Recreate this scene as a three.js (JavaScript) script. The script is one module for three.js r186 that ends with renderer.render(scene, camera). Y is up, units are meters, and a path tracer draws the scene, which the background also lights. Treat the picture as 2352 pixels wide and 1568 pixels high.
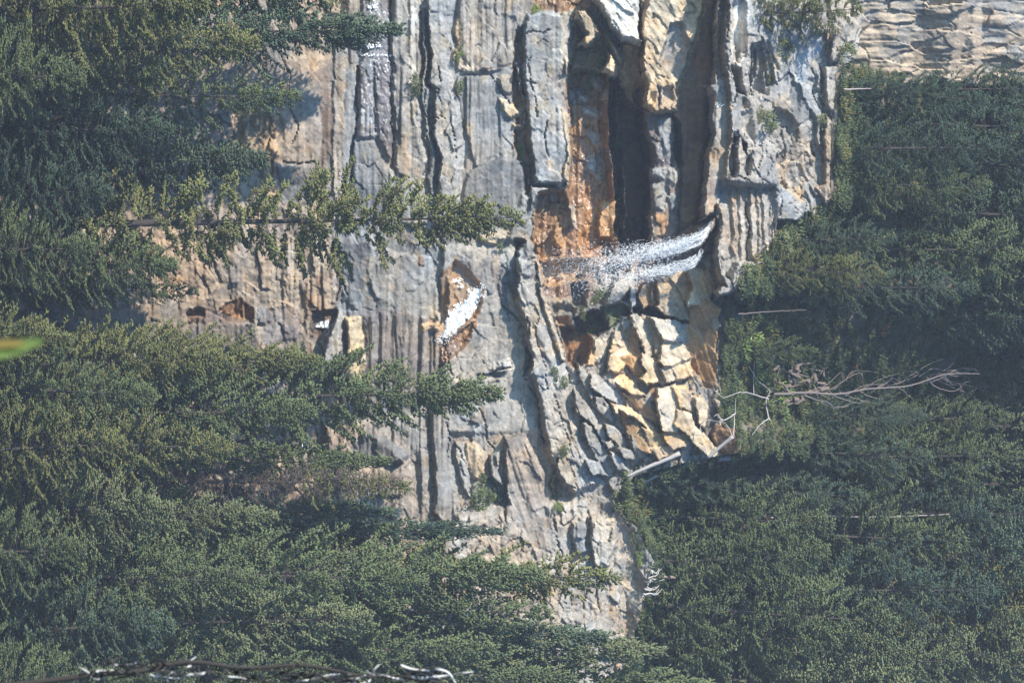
import * as THREE from 'three';
import { Sky } from 'three/addons/objects/Sky.js';
import { mergeGeometries } from 'three/addons/utils/BufferGeometryUtils.js';

// ---------------------------------------------------------------- camera, sky, sun, exposure
// A portrait-format telephoto picture held on its side: the world's up points to the right of the frame.
const DIST = 200, EYE = 23.52;
const scene = new THREE.Scene();
const camera = new THREE.PerspectiveCamera(2 * Math.atan(15.68 / DIST) * 180 / Math.PI, 1.5, 0.5, 4000);
camera.position.set(0, EYE, DIST);
camera.up.set(-1, 0, 0);
camera.lookAt(0, EYE, 0);
camera.focus = DIST - 1;
camera.userData.fStop = 5.5;
const renderer = new THREE.WebGLRenderer({ antialias: true });
renderer.toneMapping = THREE.LinearToneMapping;
renderer.toneMappingExposure = 1.8;
renderer.shadowMap.enabled = true;
const SUN = new THREE.Vector3(-1.02, 0.86, 1).normalize();
const sky = new Sky(); sky.name = 'sky'; sky.scale.setScalar(3000); sky.userData.kind = 'structure';
sky.material.uniforms.sunPosition.value.copy(SUN);
sky.material.uniforms.turbidity.value = 4; sky.material.uniforms.rayleigh.value = 1.4;
sky.material.uniforms.mieCoefficient.value = 0.004; sky.material.uniforms.cloudCoverage.value = 0.1;
scene.add(sky);
scene.environmentIntensity = 0.2;
const sun = new THREE.DirectionalLight(new THREE.Color(1.0, 0.91, 0.77), 4.8);
sun.position.copy(SUN).multiplyScalar(150).add(new THREE.Vector3(0, EYE, 0));
sun.target.position.set(0, EYE, 0);
sun.castShadow = true;
Object.assign(sun.shadow.camera, { left: -50, right: 50, top: 50, bottom: -50, near: 1, far: 400 });
sun.shadow.mapSize.set(4096, 4096);
scene.add(sun, sun.target);
scene.fog = new THREE.FogExp2(new THREE.Color(0.72, 0.82, 1.0), 0.00032);

// ---------------------------------------------------------------- numbers and noise
let seed = 7;
const rnd = () => { seed |= 0; seed = seed + 0x6D2B79F5 | 0; let t = Math.imul(seed ^ seed >>> 15, 1 | seed); t = t + Math.imul(t ^ t >>> 7, 61 | t) ^ t; return ((t ^ t >>> 14) >>> 0) / 4294967296; };
const rr = (a, b) => a + (b - a) * rnd();
const hash = (x, y, s = 0) => { let h = Math.imul(x | 0, 374761393) + Math.imul(y | 0, 668265263) + Math.imul(s | 0, 974634541) | 0; h = Math.imul(h ^ h >>> 13, 1274126177); h ^= h >>> 16; return (h >>> 0) / 4294967296; };
function vn(x, y, s = 0) {
  const i = Math.floor(x), j = Math.floor(y); let u = x - i, v = y - j; u = u * u * (3 - 2 * u); v = v * v * (3 - 2 * v);
  const a = hash(i, j, s), b = hash(i + 1, j, s), c = hash(i, j + 1, s), d = hash(i + 1, j + 1, s);
  return a + (b - a) * u + (c - a) * v + (a - b - c + d) * u * v;
}
function fbm(x, y, s = 0, o = 4) { let t = 0, w = 0.5, n = 0; for (let k = 0; k < o; k++) { t += w * vn(x, y, s + k * 17); n += w; w *= 0.5; x *= 2.03; y *= 2.03; } return t / n; }
const sm = (a, b, x) => { x = Math.min(1, Math.max(0, (x - a) / (b - a))); return x * x * (3 - 2 * x); };
const mix = (a, b, t) => a + (b - a) * t;
function cells(x, y, s) {            // F1, F2 and the nearest cell of a jittered lattice
  const i = Math.floor(x), j = Math.floor(y); let f1 = 9, f2 = 9, ci = 0, cj = 0, cx = 0, cy = 0;
  for (let p = -1; p <= 1; p++) for (let q = -1; q <= 1; q++) {
    const gx = i + p, gy = j + q, px = gx + hash(gx, gy, s), py = gy + hash(gx, gy, s + 1), d = Math.hypot(px - x, py - y);
    if (d < f1) { f2 = f1; f1 = d; ci = gx; cj = gy; cx = px; cy = py; } else if (d < f2) f2 = d;
  }
  return [f1, f2, hash(ci, cj, s + 2), hash(ci, cj, s + 3), hash(ci, cj, s + 4), x - cx, y - cy];
}
// a point of the survey (up, across; units of 2 cm on the cliff plane) at depth z in front of the cliff plane
const at = (a, b, z = 0) => new THREE.Vector3((b - 784) / 50 * (DIST - z) / DIST, EYE + (a - 1176) / 50 * (DIST - z) / DIST, z);

// ---------------------------------------------------------------- names, tags
const taken = new Map();
const numbered = n => { const k = taken.get(n) || 0; taken.set(n, k + 1); return k ? `${n}_${String(k).padStart(3, '0')}` : n; };
function tag(o, label, category, group, kind) {
  if (label) o.userData.label = label; if (category) o.userData.category = category;
  if (group) o.userData.group = group; if (kind) o.userData.kind = kind; return o;
}
function thing(name, label, category, pos, group) {
  const g = new THREE.Group(); g.name = numbered(name); if (pos) g.position.copy(pos); scene.add(g);
  return tag(g, label, category, group);
}
function part(name, geo, mat, parent) {
  const m = new THREE.Mesh(geo, mat); m.name = name; m.castShadow = m.receiveShadow = true; parent.add(m); return m;
}
const std = (c, rough = 0.95, o = {}) => new THREE.MeshStandardMaterial({ color: new THREE.Color().setRGB(...c), roughness: rough, ...o });

// ---------------------------------------------------------------- the cliff: a survey of rock pieces
// colours (linear, real-world)
const C = {
  lg: [.315, .293, .262], g: [.215, .204, .19], dg: [.115, .115, .115], bg: [.25, .247, .24], pg: [.165, .145, .145],
  tan: [.31, .247, .184], pt: [.275, .222, .178], och: [.40, .275, .155], cr: [.47, .385, .275], br: [.16, .10, .065],
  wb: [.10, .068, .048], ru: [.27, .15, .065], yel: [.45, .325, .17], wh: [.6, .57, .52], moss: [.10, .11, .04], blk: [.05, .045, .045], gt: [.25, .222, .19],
};
// survey sheets: origin and scale of the sheet a piece was measured on
const SH = { f: [0, 0, 1], c2: [748.6, 0, .3038], c3: [1157, 0, .3472], c4: [1701, 0, .3905], d2: [680.6, 476.4, .3472], d3: [1157, 476.4, .3907], d4: [1633, 612.5, .3472], d5: [680.6, 952.8, .3923], e1: [476.4, 714.6, .3472], e2: [1633.3, 0, .3056], e4: [272.2, 340.3, .4051] };
const pieces = [];
// piece: name, sheet, outline, z, options { c: [colour, colour], ta, tb: tilt (m per 100 units up / across), e: edge softness, st: bedding, dip, f: facets, r: roughness of form, w: wet, sk: streaks }
function P(name, sh, pts, z, o) {
  const [x, y, k] = SH[sh];
  if (sh !== 'c3' && sh !== 'd3' && pts[0][0] * k + x < 2040) z = .8 + (z - .8) * .4;   // faces of one weathered wall stand close to one plane
  pieces.push({ name, pts: pts.map(q => [x + q[0] * k, y + q[1] * k]), z, ta: 0, tb: 0, e: 5, st: 1, dip: 0, f: 1, r: 1, w: 0, sk: 0, c: ['g', 'lg'], ...o });
}
// --- large walls, low to high
P('rock_wall', 'f', [[-80, -80], [2040, -80], [2040, 1680], [-80, 1680]], -0.4, { c: ['g', 'gt'], e: 1 });
P('rock_wall', 'f', [[-80, -80], [780, -80], [780, 1660], [-80, 1660]], 0.4, { c: ['pt', 'tan'], f: 1.1, r: 1.6, e: 1, st: .6 });
P('rock_wall', 'f', [[600, 90], [800, 90], [790, 480], [660, 470], [630, 330]], 0.4, { c: ['pt', 'gt'], st: .5, f: .5, sk: .5, e: 10 });
P('rock_wall', 'f', [[790, -80], [1010, -80], [990, 200], [1012, 420], [985, 600], [760, 600], [775, 300]], 0.5, { c: ['g', 'gt'], f: .5, e: 20 });
P('rock_wall', 'f', [[760, 560], [1030, 560], [1012, 700], [1000, 730], [770, 730]], 0.45, { c: ['dg', 'g'], st: .8, sk: .6, f: 1 });
P('rock_wall', 'f', [[985, -80], [1230, -80], [1230, 620], [1010, 640], [980, 560], [1004, 420], [985, 200]], 0.7, { c: ['g', 'gt'], st: .8, f: .6, e: 20 });
P('rock_wall', 'f', [[780, 715], [1030, 715], [1020, 900], [960, 1020], [780, 1020]], 0.75, { c: ['pg', 'gt'], st: 2.2, f: .4, e: 9 });
P('rock_wall', 'f', [[740, 960], [1000, 930], [1260, 940], [1340, 1200], [1250, 1660], [740, 1660]], 0.8, { c: ['gt', 'pt'], st: 1.2, f: .9, ta: -.2, e: 20 });
P('rock_wall', 'f', [[1010, 560], [1190, 560], [1260, 800], [1270, 1000], [1020, 1000]], 0.75, { e: 12, c: ['g', 'lg'], st: .5, f: .7, sk: .5, ta: -.3 });
P('rock_wall', 'f', [[1180, -80], [1700, -80], [1700, 700], [1180, 640]], -1.5, { c: ['br', 'ru'], f: 1.4, w: .3 });
P('rock_wall', 'f', [[1225, 560], [1700, 560], [1700, 720], [1250, 760]], -1.2, { c: ['br', 'pg'], f: 1.4, st: 1.3, w: .4 });
P('rock_wall', 'f', [[1240, 680], [1660, 700], [1670, 1080], [1450, 1200], [1260, 900]], 0.1, { c: ['g', 'gt'], f: 1.8 });
P('rock_wall', 'f', [[1640, -80], [2010, -80], [2010, 130], [1925, 130], [1930, 200], [1918, 300], [1920, 440], [1895, 478], [1860, 490], [1830, 512], [1790, 508], [1780, 560], [1720, 660], [1640, 690]], 1.0, { c: ['lg', 'g'], f: 1.6, st: .8, r: 1.4, ta: -1.3 });
P('rock_wall', 'f', [[1010, 1180], [1200, 1140], [1420, 1150], [1480, 1240], [1495, 1290], [1470, 1400], [1470, 1660], [960, 1660], [1000, 1400]], 1.0, { c: ['tan', 'lg'], f: 1.5, r: 1.6, st: .7, ta: -.7, e: 14 });

// --- lower wall details
P('rock_slab', 'f', [[60, 715], [180, 705], [330, 690], [430, 690], [470, 700], [425, 715], [430, 780], [560, 790], [60, 800]], .5, { c: ['pt', 'gt'], st: .3, f: .4, r: 1 });
P('rock_recess', 'f', [[423, 718], [455, 700], [500, 712], [525, 690], [556, 685], [580, 707], [583, 745], [520, 742], [432, 752]], -.15, { c: ['br', 'pg'], f: 1.5 });
P('rock_slab', 'f', [[500, 712], [525, 690], [556, 685], [580, 707], [578, 738], [540, 728]], -.3, { c: ['br', 'ru'], f: .8, tb: -.6 });
P('rock_slab', 'f', [[432, 745], [470, 735], [520, 742], [583, 740], [600, 800], [440, 800]], .35, { c: ['pg', 'gt'], f: .6 });
P('rock_block', 'e4', [[765, 910], [805, 900], [850, 940], [865, 1000], [790, 1010]], .8, { c: ['g', 'dg'], f: .6 });
P('rock_slab', 'f', [[600, 710], [680, 700], [690, 780], [610, 790]], .4, { c: ['pg', 'pt'], f: .8 });
P('rock_face', 'f', [[528, 240], [600, 235], [645, 270], [640, 330], [655, 380], [600, 440], [545, 450], [540, 340]], .15, { c: ['och', 'tan'], f: 2, r: 2 });
P('rock_slab', 'f', [[520, 370], [575, 345], [600, 400], [560, 470], [500, 500]], .6, { c: ['tan', 'pt'], f: .8, tb: -.3 });
P('rock_face', 'f', [[545, 200], [650, 190], [650, 245], [600, 240]], .35, { c: ['g', 'pt'], f: .5 });
P('rock_slab', 'f', [[655, 130], [720, 118], [775, 125], [770, 200], [745, 300], [720, 345], [655, 360], [640, 260]], .6, { c: ['pt', 'tan'], st: .3, f: .35, e: 12 });
P('rock_stain', 'f', [[720, 170], [770, 140], [770, 330], [755, 420], [738, 400], [745, 310]], .5, { c: ['br', 'gt'], st: .4, f: .3, e: 10 });
P('rock_block', 'f', [[640, 372], [690, 378], [730, 372], [738, 410], [715, 445], [660, 470], [640, 440]], .5, { c: ['dg', 'g'], st: .2, f: .4, tb: -.3, e: 8 });
P('rock_ledge', 'f', [[765, 90], [800, 90], [800, 480], [765, 480]], .75, { c: ['tan', 'gt'], st: 1.2, f: .5 });
P('rock_ledge', 'f', [[793, 150], [822, 130], [820, 300], [806, 480], [790, 480]], .6, { c: ['bg', 'g'], st: .6, f: .3 });
P('rock_ledge', 'f', [[610, 540], [700, 540], [770, 560], [775, 700], [700, 720], [640, 690]], .4, { c: ['tan', 'gt'], st: 1.4, f: 1.3, r: 1.5 });
P('rock_block', 'f', [[700, 640], [760, 620], [770, 720], [720, 760], [690, 700]], .65, { c: ['tan', 'br'], st: 1.6, f: 1, e: 10 });
P('rock_recess', 'd2', [[90, 690], [270, 660], [290, 700], [150, 900], [80, 880]], -.8, { c: ['br', 'dg'], f: .6 });
// --- wet chute
P('wet_rock', 'c2', [[280, -60], [500, -60], [490, 400], [510, 520], [515, 1000], [530, 1200], [490, 1230], [400, 1100], [380, 1050], [230, 1060], [250, 520], [280, 440]], .95, { c: ['pg', 'bg'], st: .8, f: .8, w: .7 });
P('wet_rock', 'c2', [[380, 460], [480, 460], [500, 800], [515, 1100], [490, 1210], [395, 1060], [380, 700]], 1.1, { c: ['pg', 'dg'], st: .5, f: .8, w: .8 });
P('wet_rock', 'c2', [[270, 560], [365, 480], [360, 900], [380, 1050], [240, 1060]], 1.05, { c: ['bg', 'pg'], st: 1.4, f: .8, w: .6 });
P('rock_face', 'c2', [[215, 1070], [390, 1060], [470, 1230], [560, 1330], [560, 1700], [180, 1700]], .85, { c: ['dg', 'g'], st: 1.2, f: .6 });
// --- bedded layers above the chute
P('rock_ledge', 'c2', [[505, -60], [740, -60], [730, 400], [740, 900], [780, 1500], [790, 1700], [540, 1700], [530, 1000], [500, 400]], 1.25, { c: ['gt', 'lg'], st: 1.7, f: .5 });
P('rock_ledge', 'c2', [[640, 60], [690, 60], [680, 500], [670, 680], [620, 560], [620, 200]], 1.45, { c: ['lg', 'wh'], st: .7, f: .2, e: 8 });
P('rock_ledge', 'c2', [[660, 690], [700, 730], [715, 960], [690, 980], [640, 900], [650, 780]], 1.4, { c: ['lg', 'tan'], st: .6, f: .3, e: 8 });
P('rock_slab', 'c2', [[540, 1100], [620, 1060], [660, 1280], [640, 1330], [560, 1340], [525, 1260]], 1.45, { c: ['gt', 'pt'], st: .3, f: .3, ta: .3 });
P('rock_recess', 'c2', [[715, 60], [765, 60], [790, 640], [840, 680], [790, 880], [840, 1180], [850, 1480], [790, 1500], [760, 1200], [725, 740], [725, 300]], 1.25, { c: ['dg', 'g'], st: .8 });
P('rock_ledge', 'c2', [[770, -60], [1000, -60], [965, 250], [945, 420], [985, 650], [1045, 850], [1060, 1050], [1030, 1250], [1045, 1700], [850, 1700], [845, 1200], [800, 1000], [850, 700], [780, 640]], 1.75, { c: ['bg', 'lg'], st: .6, f: .8, ta: -.3 });
P('rock_slab', 'c2', [[830, 690], [865, 670], [890, 880], [820, 900]], 1.95, { c: ['bg', 'lg'], st: .2, f: .3 });
// --- recessed tan wall
P('rock_wall', 'c2', [[1000, -60], [1560, -60], [1540, 200], [1460, 230], [1440, 500], [1170, 560], [1010, 540], [960, 300]], 1.1, { c: ['tan', 'gt'], st: 1.6, f: .7, ta: -.2 });
P('rock_ledge', 'c2', [[955, 240], [1010, 100], [1040, 240], [1005, 460], [960, 480]], 1.5, { c: ['och', 'tan'], st: .9, f: .7, e: 9 });
P('rock_slab', 'c2', [[1010, 560], [1240, 570], [1330, 740], [1350, 900], [1310, 1140], [1240, 1260], [1110, 1290], [1060, 1040], [990, 650]], 1.0, { c: ['g', 'gt'], st: 2.4, f: .2, ta: -.3 });
P('rock_slab', 'c2', [[1090, 1290], [1320, 1190], [1480, 1200], [1530, 1420], [1540, 1700], [1040, 1700], [1040, 1400]], 1.15, { c: ['dg', 'g'], st: .7, f: .4, sk: .6 });
P('rock_block', 'c2', [[1310, 740], [1350, 750], [1480, 830], [1470, 890], [1400, 910], [1340, 860]], 1.3, { c: ['och', 'cr'], st: .4, f: .7 });
P('rock_block', 'c2', [[1400, 940], [1470, 930], [1490, 970], [1420, 985]], 1.3, { c: ['och', 'cr'], f: .5 });
P('rock_block', 'c2', [[1290, 590], [1400, 570], [1450, 720], [1390, 730], [1340, 690]], 1.2, { c: ['och', 'gt'], f: .8 });
P('rock_ledge', 'c2', [[1170, 540], [1330, 510], [1370, 530], [1240, 570]], 1.45, { c: ['pg', 'gt'], st: .5, f: .3 });
P('rock_block', 'c2', [[1040, 500], [1130, 490], [1170, 550], [1060, 560]], 1.35, { c: ['cr', 'tan'], f: .6 });
P('rock_ledge', 'c2', [[1425, 450], [1460, 480], [1500, 640], [1510, 900], [1480, 980], [1495, 800], [1480, 680]], 1.9, { c: ['lg', 'wh'], st: .3, f: .2, e: 4 });
// --- grey buttress
P('rock_buttress', 'c2', [[1470, 240], [1500, 100], [1640, 80], [1800, 90], [1860, 60], [1880, 230], [1850, 480], [1810, 600], [1830, 850], [1855, 1050], [1850, 1250], [1840, 1380], [1800, 1420], [1560, 1400], [1530, 1250], [1520, 1000], [1500, 650], [1480, 420]], 1.8, { c: ['bg', 'lg'], st: .6, f: .6, r: 1.3, e: 9 });
P('rock_ledge', 'c2', [[1780, 90], [1860, 70], [1880, 230], [1850, 480], [1800, 600], [1780, 480], [1800, 250]], 1.65, { c: ['lg', 'cr'], st: .5, f: .5, e: 4 });
P('rock_ledge', 'c2', [[1760, 800], [1830, 850], [1855, 1050], [1850, 1250], [1840, 1370], [1790, 1380], [1800, 1100]], 1.65, { c: ['cr', 'lg'], st: .5, f: .5, e: 4 });
P('rock_block', 'c2', [[1640, 1220], [1700, 1210], [1740, 1280], [1690, 1310]], 1.75, { c: ['cr', 'tan'], f: 1 });
P('rock_ledge', 'c2', [[1540, 1390], [1800, 1420], [1840, 1360], [1850, 1400], [1780, 1440], [1620, 1500], [1540, 1620]], 1.5, { c: ['lg', 'g'], f: .8 });
P('rock_slab', 'f', [[1195, 440], [1235, 440], [1228, 500], [1218, 560], [1160, 560], [1180, 480]], 1.6, { c: ['bg', 'g'], st: .4, f: .4, e: 12 });
// --- the alcove behind the fall
P('wet_rock', 'c3', [[420, 430], [690, 470], [700, 700], [720, 1200], [760, 1700], [430, 1700], [440, 1100], [430, 600]], -1.4, { c: ['br', 'ru'], st: 1.2, f: 1.5, w: .6, r: 1.2 });
P('rock_block', 'c3', [[530, 1040], [640, 1010], [670, 1080], [610, 1150], [540, 1120]], -1.15, { c: ['bg', 'pg'], f: .4, w: .3, e: 8 });
P('rock_block', 'c3', [[490, 690], [560, 680], [660, 740], [640, 790], [520, 750]], -1.2, { c: ['bg', 'g'], f: .4, w: .3 });
P('rock_block', 'c3', [[570, 850], [640, 870], [650, 940], [590, 950]], -1.25, { c: ['pg', 'g'], f: .4, w: .4 });
P('rock_block', 'c3', [[430, 570], [520, 560], [560, 640], [500, 680], [430, 690]], -1.15, { c: ['dg', 'bg'], f: .9, w: .3 });
P('rock_block', 'c3', [[505, 620], [545, 610], [560, 650], [520, 665]], -1.0, { c: ['wh', 'lg'], f: .4 });
P('rock_block', 'c3', [[640, 590], [690, 600], [690, 660], [640, 655]], -1.0, { c: ['lg', 'wh'], f: .4 });
P('rock_block', 'c3', [[600, 1140], [660, 1130], [670, 1170], [620, 1180]], -1.2, { c: ['bg', 'g'], f: .3 });
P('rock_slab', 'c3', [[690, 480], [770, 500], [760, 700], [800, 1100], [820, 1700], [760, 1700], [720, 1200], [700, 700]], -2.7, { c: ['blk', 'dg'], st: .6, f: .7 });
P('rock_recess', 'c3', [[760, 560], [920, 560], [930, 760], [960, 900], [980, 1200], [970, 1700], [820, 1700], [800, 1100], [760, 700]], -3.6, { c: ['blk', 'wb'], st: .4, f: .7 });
P('rock_face', 'c3', [[790, 300], [900, 290], [900, 480], [935, 560], [915, 700], [850, 690], [760, 620], [770, 480]], -.9, { c: ['och', 'ru'], st: .3, f: .6, tb: -1.2, e: 10 });
P('rock_column', 'c3', [[920, 720], [1000, 700], [1120, 750], [1115, 900], [1130, 1080], [1180, 1150], [1165, 1500], [1120, 1700], [960, 1700], [980, 1300], [985, 1000], [930, 850]], .7, { c: ['pg', 'br'], st: .6, f: 1.3, r: 1.4 });
P('rock_block', 'c3', [[980, 1220], [1080, 1200], [1100, 1300], [1070, 1410], [980, 1380]], 1.0, { c: ['lg', 'bg'], f: .9, r: 1.6 });
P('rock_block', 'c3', [[1090, 1120], [1150, 1090], [1180, 1200], [1160, 1250], [1090, 1190]], .95, { c: ['lg', 'gt'], f: .7 });
P('rock_block', 'c3', [[975, 1110], [1085, 1110], [1080, 1190], [980, 1170]], .9, { c: ['lg', 'g'], f: .7 });
P('rock_block', 'c3', [[1080, 1290], [1150, 1270], [1165, 1380], [1110, 1420]], .9, { c: ['bg', 'dg'], f: .9 });
P('rock_block', 'c3', [[960, 1420], [1080, 1415], [1090, 1560], [970, 1580]], .8, { c: ['gt', 'ru'], f: .9 });
P('rock_block', 'c3', [[990, 770], [1110, 760], [1105, 880], [1110, 1010], [1060, 1040], [1030, 900]], .85, { c: ['bg', 'dg'], f: .5 });
P('rock_block', 'c3', [[925, 770], [985, 780], [1030, 940], [960, 910]], .9, { c: ['pg', 'br'], f: .6 });
P('rock_block', 'c3', [[960, 910], [1040, 950], [1060, 1090], [990, 1060]], .8, { c: ['pg', 'gt'], f: .6, w: .3 });
P('rock_face', 'c3', [[1110, 700], [1240, 280], [1330, 60], [1400, 0], [1405, 480], [1360, 700], [1355, 960], [1320, 1060], [1340, 1200], [1300, 1450], [1150, 1560], [1180, 1150], [1110, 900]], .25, { c: ['br', 'wb'], st: .6, f: .7 });
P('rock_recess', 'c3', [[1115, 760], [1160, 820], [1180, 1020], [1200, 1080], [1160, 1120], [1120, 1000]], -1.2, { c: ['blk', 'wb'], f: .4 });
// --- ochre rock on the upper left of the alcove
P('rock_face', 'c3', [[900, -60], [1360, -60], [1330, 120], [1290, 270], [1220, 390], [1170, 560], [1140, 740], [1010, 760], [920, 700], [935, 560], [900, 420], [900, 200]], 1.65, { c: ['och', 'cr'], st: .6, f: 1.3, r: 1.6, ta: -.5, dip: .5 });
P('rock_block', 'c3', [[1100, 170], [1190, 150], [1240, 300], [1230, 420], [1160, 560], [1020, 420], [1050, 300]], 1.0, { c: ['gt', 'tan'], st: .6, f: 1, r: 1.4 });
P('rock_block', 'c3', [[1040, 590], [1130, 580], [1150, 680], [1110, 740], [1050, 700]], 1.1, { c: ['tan', 'gt'], f: 1 });
P('rock_block', 'c3', [[960, 620], [1015, 600], [1020, 680], [980, 740], [930, 710]], 1.5, { c: ['cr', 'och'], f: .8 });
P('rock_block', 'c3', [[1000, 560], [1040, 590], [1050, 700], [1020, 730], [1010, 640]], 1.0, { c: ['bg', 'lg'], f: .8 });
P('rock_face', 'c3', [[910, -60], [1000, -60], [930, 140], [905, 290], [900, 100]], .7, { c: ['och', 'br'], f: .8 });
P('rock_block', 'c3', [[540, -60], [912, -60], [900, 190], [908, 325], [845, 280], [770, 270], [700, 190], [650, 120]], 2.4, { c: ['cr', 'wh'], st: .5, f: .9, dip: .7, r: 1.2, ta: .1 });
P('rock_recess', 'c3', [[500, 30], [560, 40], [650, 130], [750, 250], [780, 300], [790, 400], [740, 300], [640, 190]], .6, { c: ['gt', 'g'], f: .6 });
P('rock_block', 'c3', [[465, 60], [540, 70], [600, 140], [640, 230], [560, 320], [480, 300], [530, 240], [460, 130]], 1.7, { c: ['cr', 'och'], f: .9 });
P('rock_block', 'c3', [[640, 200], [700, 240], [760, 330], [790, 430], [740, 400], [680, 300]], 1.6, { c: ['cr', 'lg'], f: .8 });
P('rock_block', 'c3', [[670, 340], [740, 370], [770, 440], [745, 515], [640, 465], [680, 400]], 1.7, { c: ['cr', 'yel'], f: .7 });
P('rock_shelf', 'c3', [[410, 530], [450, 380], [480, 310], [560, 330], [660, 310], [670, 380], [630, 460], [500, 470]], .4, { c: ['moss', 'br'], f: 1.4, r: 2 });
P('rock_face', 'c3', [[500, 470], [640, 470], [690, 520], [660, 600], [540, 560]], -.6, { c: ['ru', 'tan'], f: 1.2 });
// --- brown wall under the buttress toe
P('wet_rock', 'c3', [[230, 1270], [420, 1240], [500, 1500], [560, 1700], [190, 1700], [210, 1500]], -.9, { c: ['br', 'ru'], st: 1, f: 1.8, r: 2, w: .4 });
P('wet_rock', 'd3', [[180, 130], [370, 100], [360, 260], [250, 330], [210, 300], [170, 190]], -.6, { c: ['ru', 'br'], st: 1, f: 1.8, r: 2, w: .3 });
P('rock_column', 'd3', [[300, 90], [350, 60], [370, 230], [320, 270], [290, 180]], .0, { c: ['ru', 'och'], f: 1, e: 9 });
P('rock_column', 'd3', [[380, -20], [440, -30], [440, 120], [400, 130]], -.2, { c: ['lg', 'pg'], f: 1, e: 9 });
P('wet_rock', 'd3', [[570, -60], [690, -60], [690, 180], [560, 190]], -.9, { c: ['och', 'ru'], st: .8, f: 1, w: .5 });
P('wet_rock', 'd3', [[220, 320], [520, 280], [480, 420], [250, 470]], -.8, { c: ['ru', 'tan'], st: 1, f: 1.4, w: .5 });
P('wet_rock', 'd3', [[390, 440], [500, 430], [490, 590], [400, 580]], -1.0, { c: ['pg', 'dg'], f: 1, w: .5 });
P('rock_block', 'd3', [[540, 400], [600, 330], [700, 330], [660, 450], [600, 570], [500, 590]], -.4, { c: ['lg', 'pg'], f: 1.2 });
P('rock_ledge', 'd3', [[270, 560], [420, 570], [420, 620], [290, 640]], .1, { c: ['lg', 'g'], f: .8 });
P('rock_ledge', 'd3', [[290, 645], [390, 630], [390, 700], [310, 690]], .0, { c: ['och', 'ru'], f: .8 });
P('wet_rock', 'd3', [[310, 690], [400, 690], [520, 720], [540, 880], [420, 950], [370, 900], [340, 780]], -.8, { c: ['br', 'ru'], f: 2, r: 2 });
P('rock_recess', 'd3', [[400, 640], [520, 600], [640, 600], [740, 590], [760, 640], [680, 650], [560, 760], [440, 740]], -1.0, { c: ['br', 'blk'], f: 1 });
P('rock_shelf', 'd3', [[560, 580], [700, 540], [750, 600], [680, 680], [600, 720]], -.2, { c: ['moss', 'dg'], f: 1.5, r: 2 });
P('rock_recess', 'd3', [[740, 560], [900, 580], [1060, 640], [1080, 680], [900, 660], [760, 630]], -1.0, { c: ['br', 'dg'], f: .5 });
// --- lip of the fall
P('rock_lip', 'c3', [[1395, -60], [1465, -60], [1470, 200], [1465, 400], [1480, 600], [1495, 800], [1480, 960], [1480, 1150], [1450, 1320], [1400, 1430], [1290, 1470], [1300, 1380], [1340, 1180], [1330, 1085], [1318, 1055], [1352, 960], [1350, 850], [1357, 680], [1345, 620], [1380, 480], [1402, 200]], 2.6, { c: ['pt', 'lg'], st: 1.6, f: .4, dip: -.04, ta: -.6 });
P('rock_block', 'c3', [[1314, 575], [1440, 565], [1450, 640], [1400, 670], [1340, 610]], 2.7, { c: ['g', 'bg'], f: .8 });
P('rock_ledge', 'c3', [[1318, 1050], [1380, 990], [1450, 980], [1470, 1030], [1420, 1075], [1340, 1082]], 2.65, { c: ['pt', 'tan'], st: 1.4, f: .4 });
P('wet_rock', 'c3', [[1490, 900], [1540, 870], [1545, 1180], [1500, 1200], [1470, 1120], [1480, 960]], 1.7, { c: ['pg', 'bg'], f: .5, w: .6 });
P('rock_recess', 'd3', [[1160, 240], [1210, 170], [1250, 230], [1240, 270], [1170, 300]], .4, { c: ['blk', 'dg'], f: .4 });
P('wet_rock', 'd3', [[1110, 110], [1250, 40], [1230, 160], [1170, 190], [1110, 160]], 1.9, { c: ['pg', 'pt'], st: 1, f: .5, w: .5 });
P('wet_rock', 'd3', [[880, 250], [1100, 190], [1160, 200], [1150, 310], [900, 360]], -.3, { c: ['br', 'pg'], f: 1.2, w: .5 });
P('rock_block', 'd3', [[1160, 310], [1240, 280], [1280, 420], [1310, 470], [1250, 480], [1190, 380]], .8, { c: ['g', 'gt'], st: 1.4, f: .8 });
P('rock_block', 'd3', [[1215, 40], [1330, -20], [1400, 160], [1390, 300], [1330, 440], [1270, 400], [1290, 240], [1240, 130]], 1.9, { c: ['lg', 'g'], st: .6, f: .6, ta: -.4 });
P('rock_lip', 'c3', [[1402, -60], [1465, -60], [1470, 200], [1465, 400], [1470, 540], [1390, 560], [1385, 440], [1405, 200]], 1.9, { c: ['pt', 'gt'], st: 1.4, f: .5, ta: -.5, e: 8 });
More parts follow.
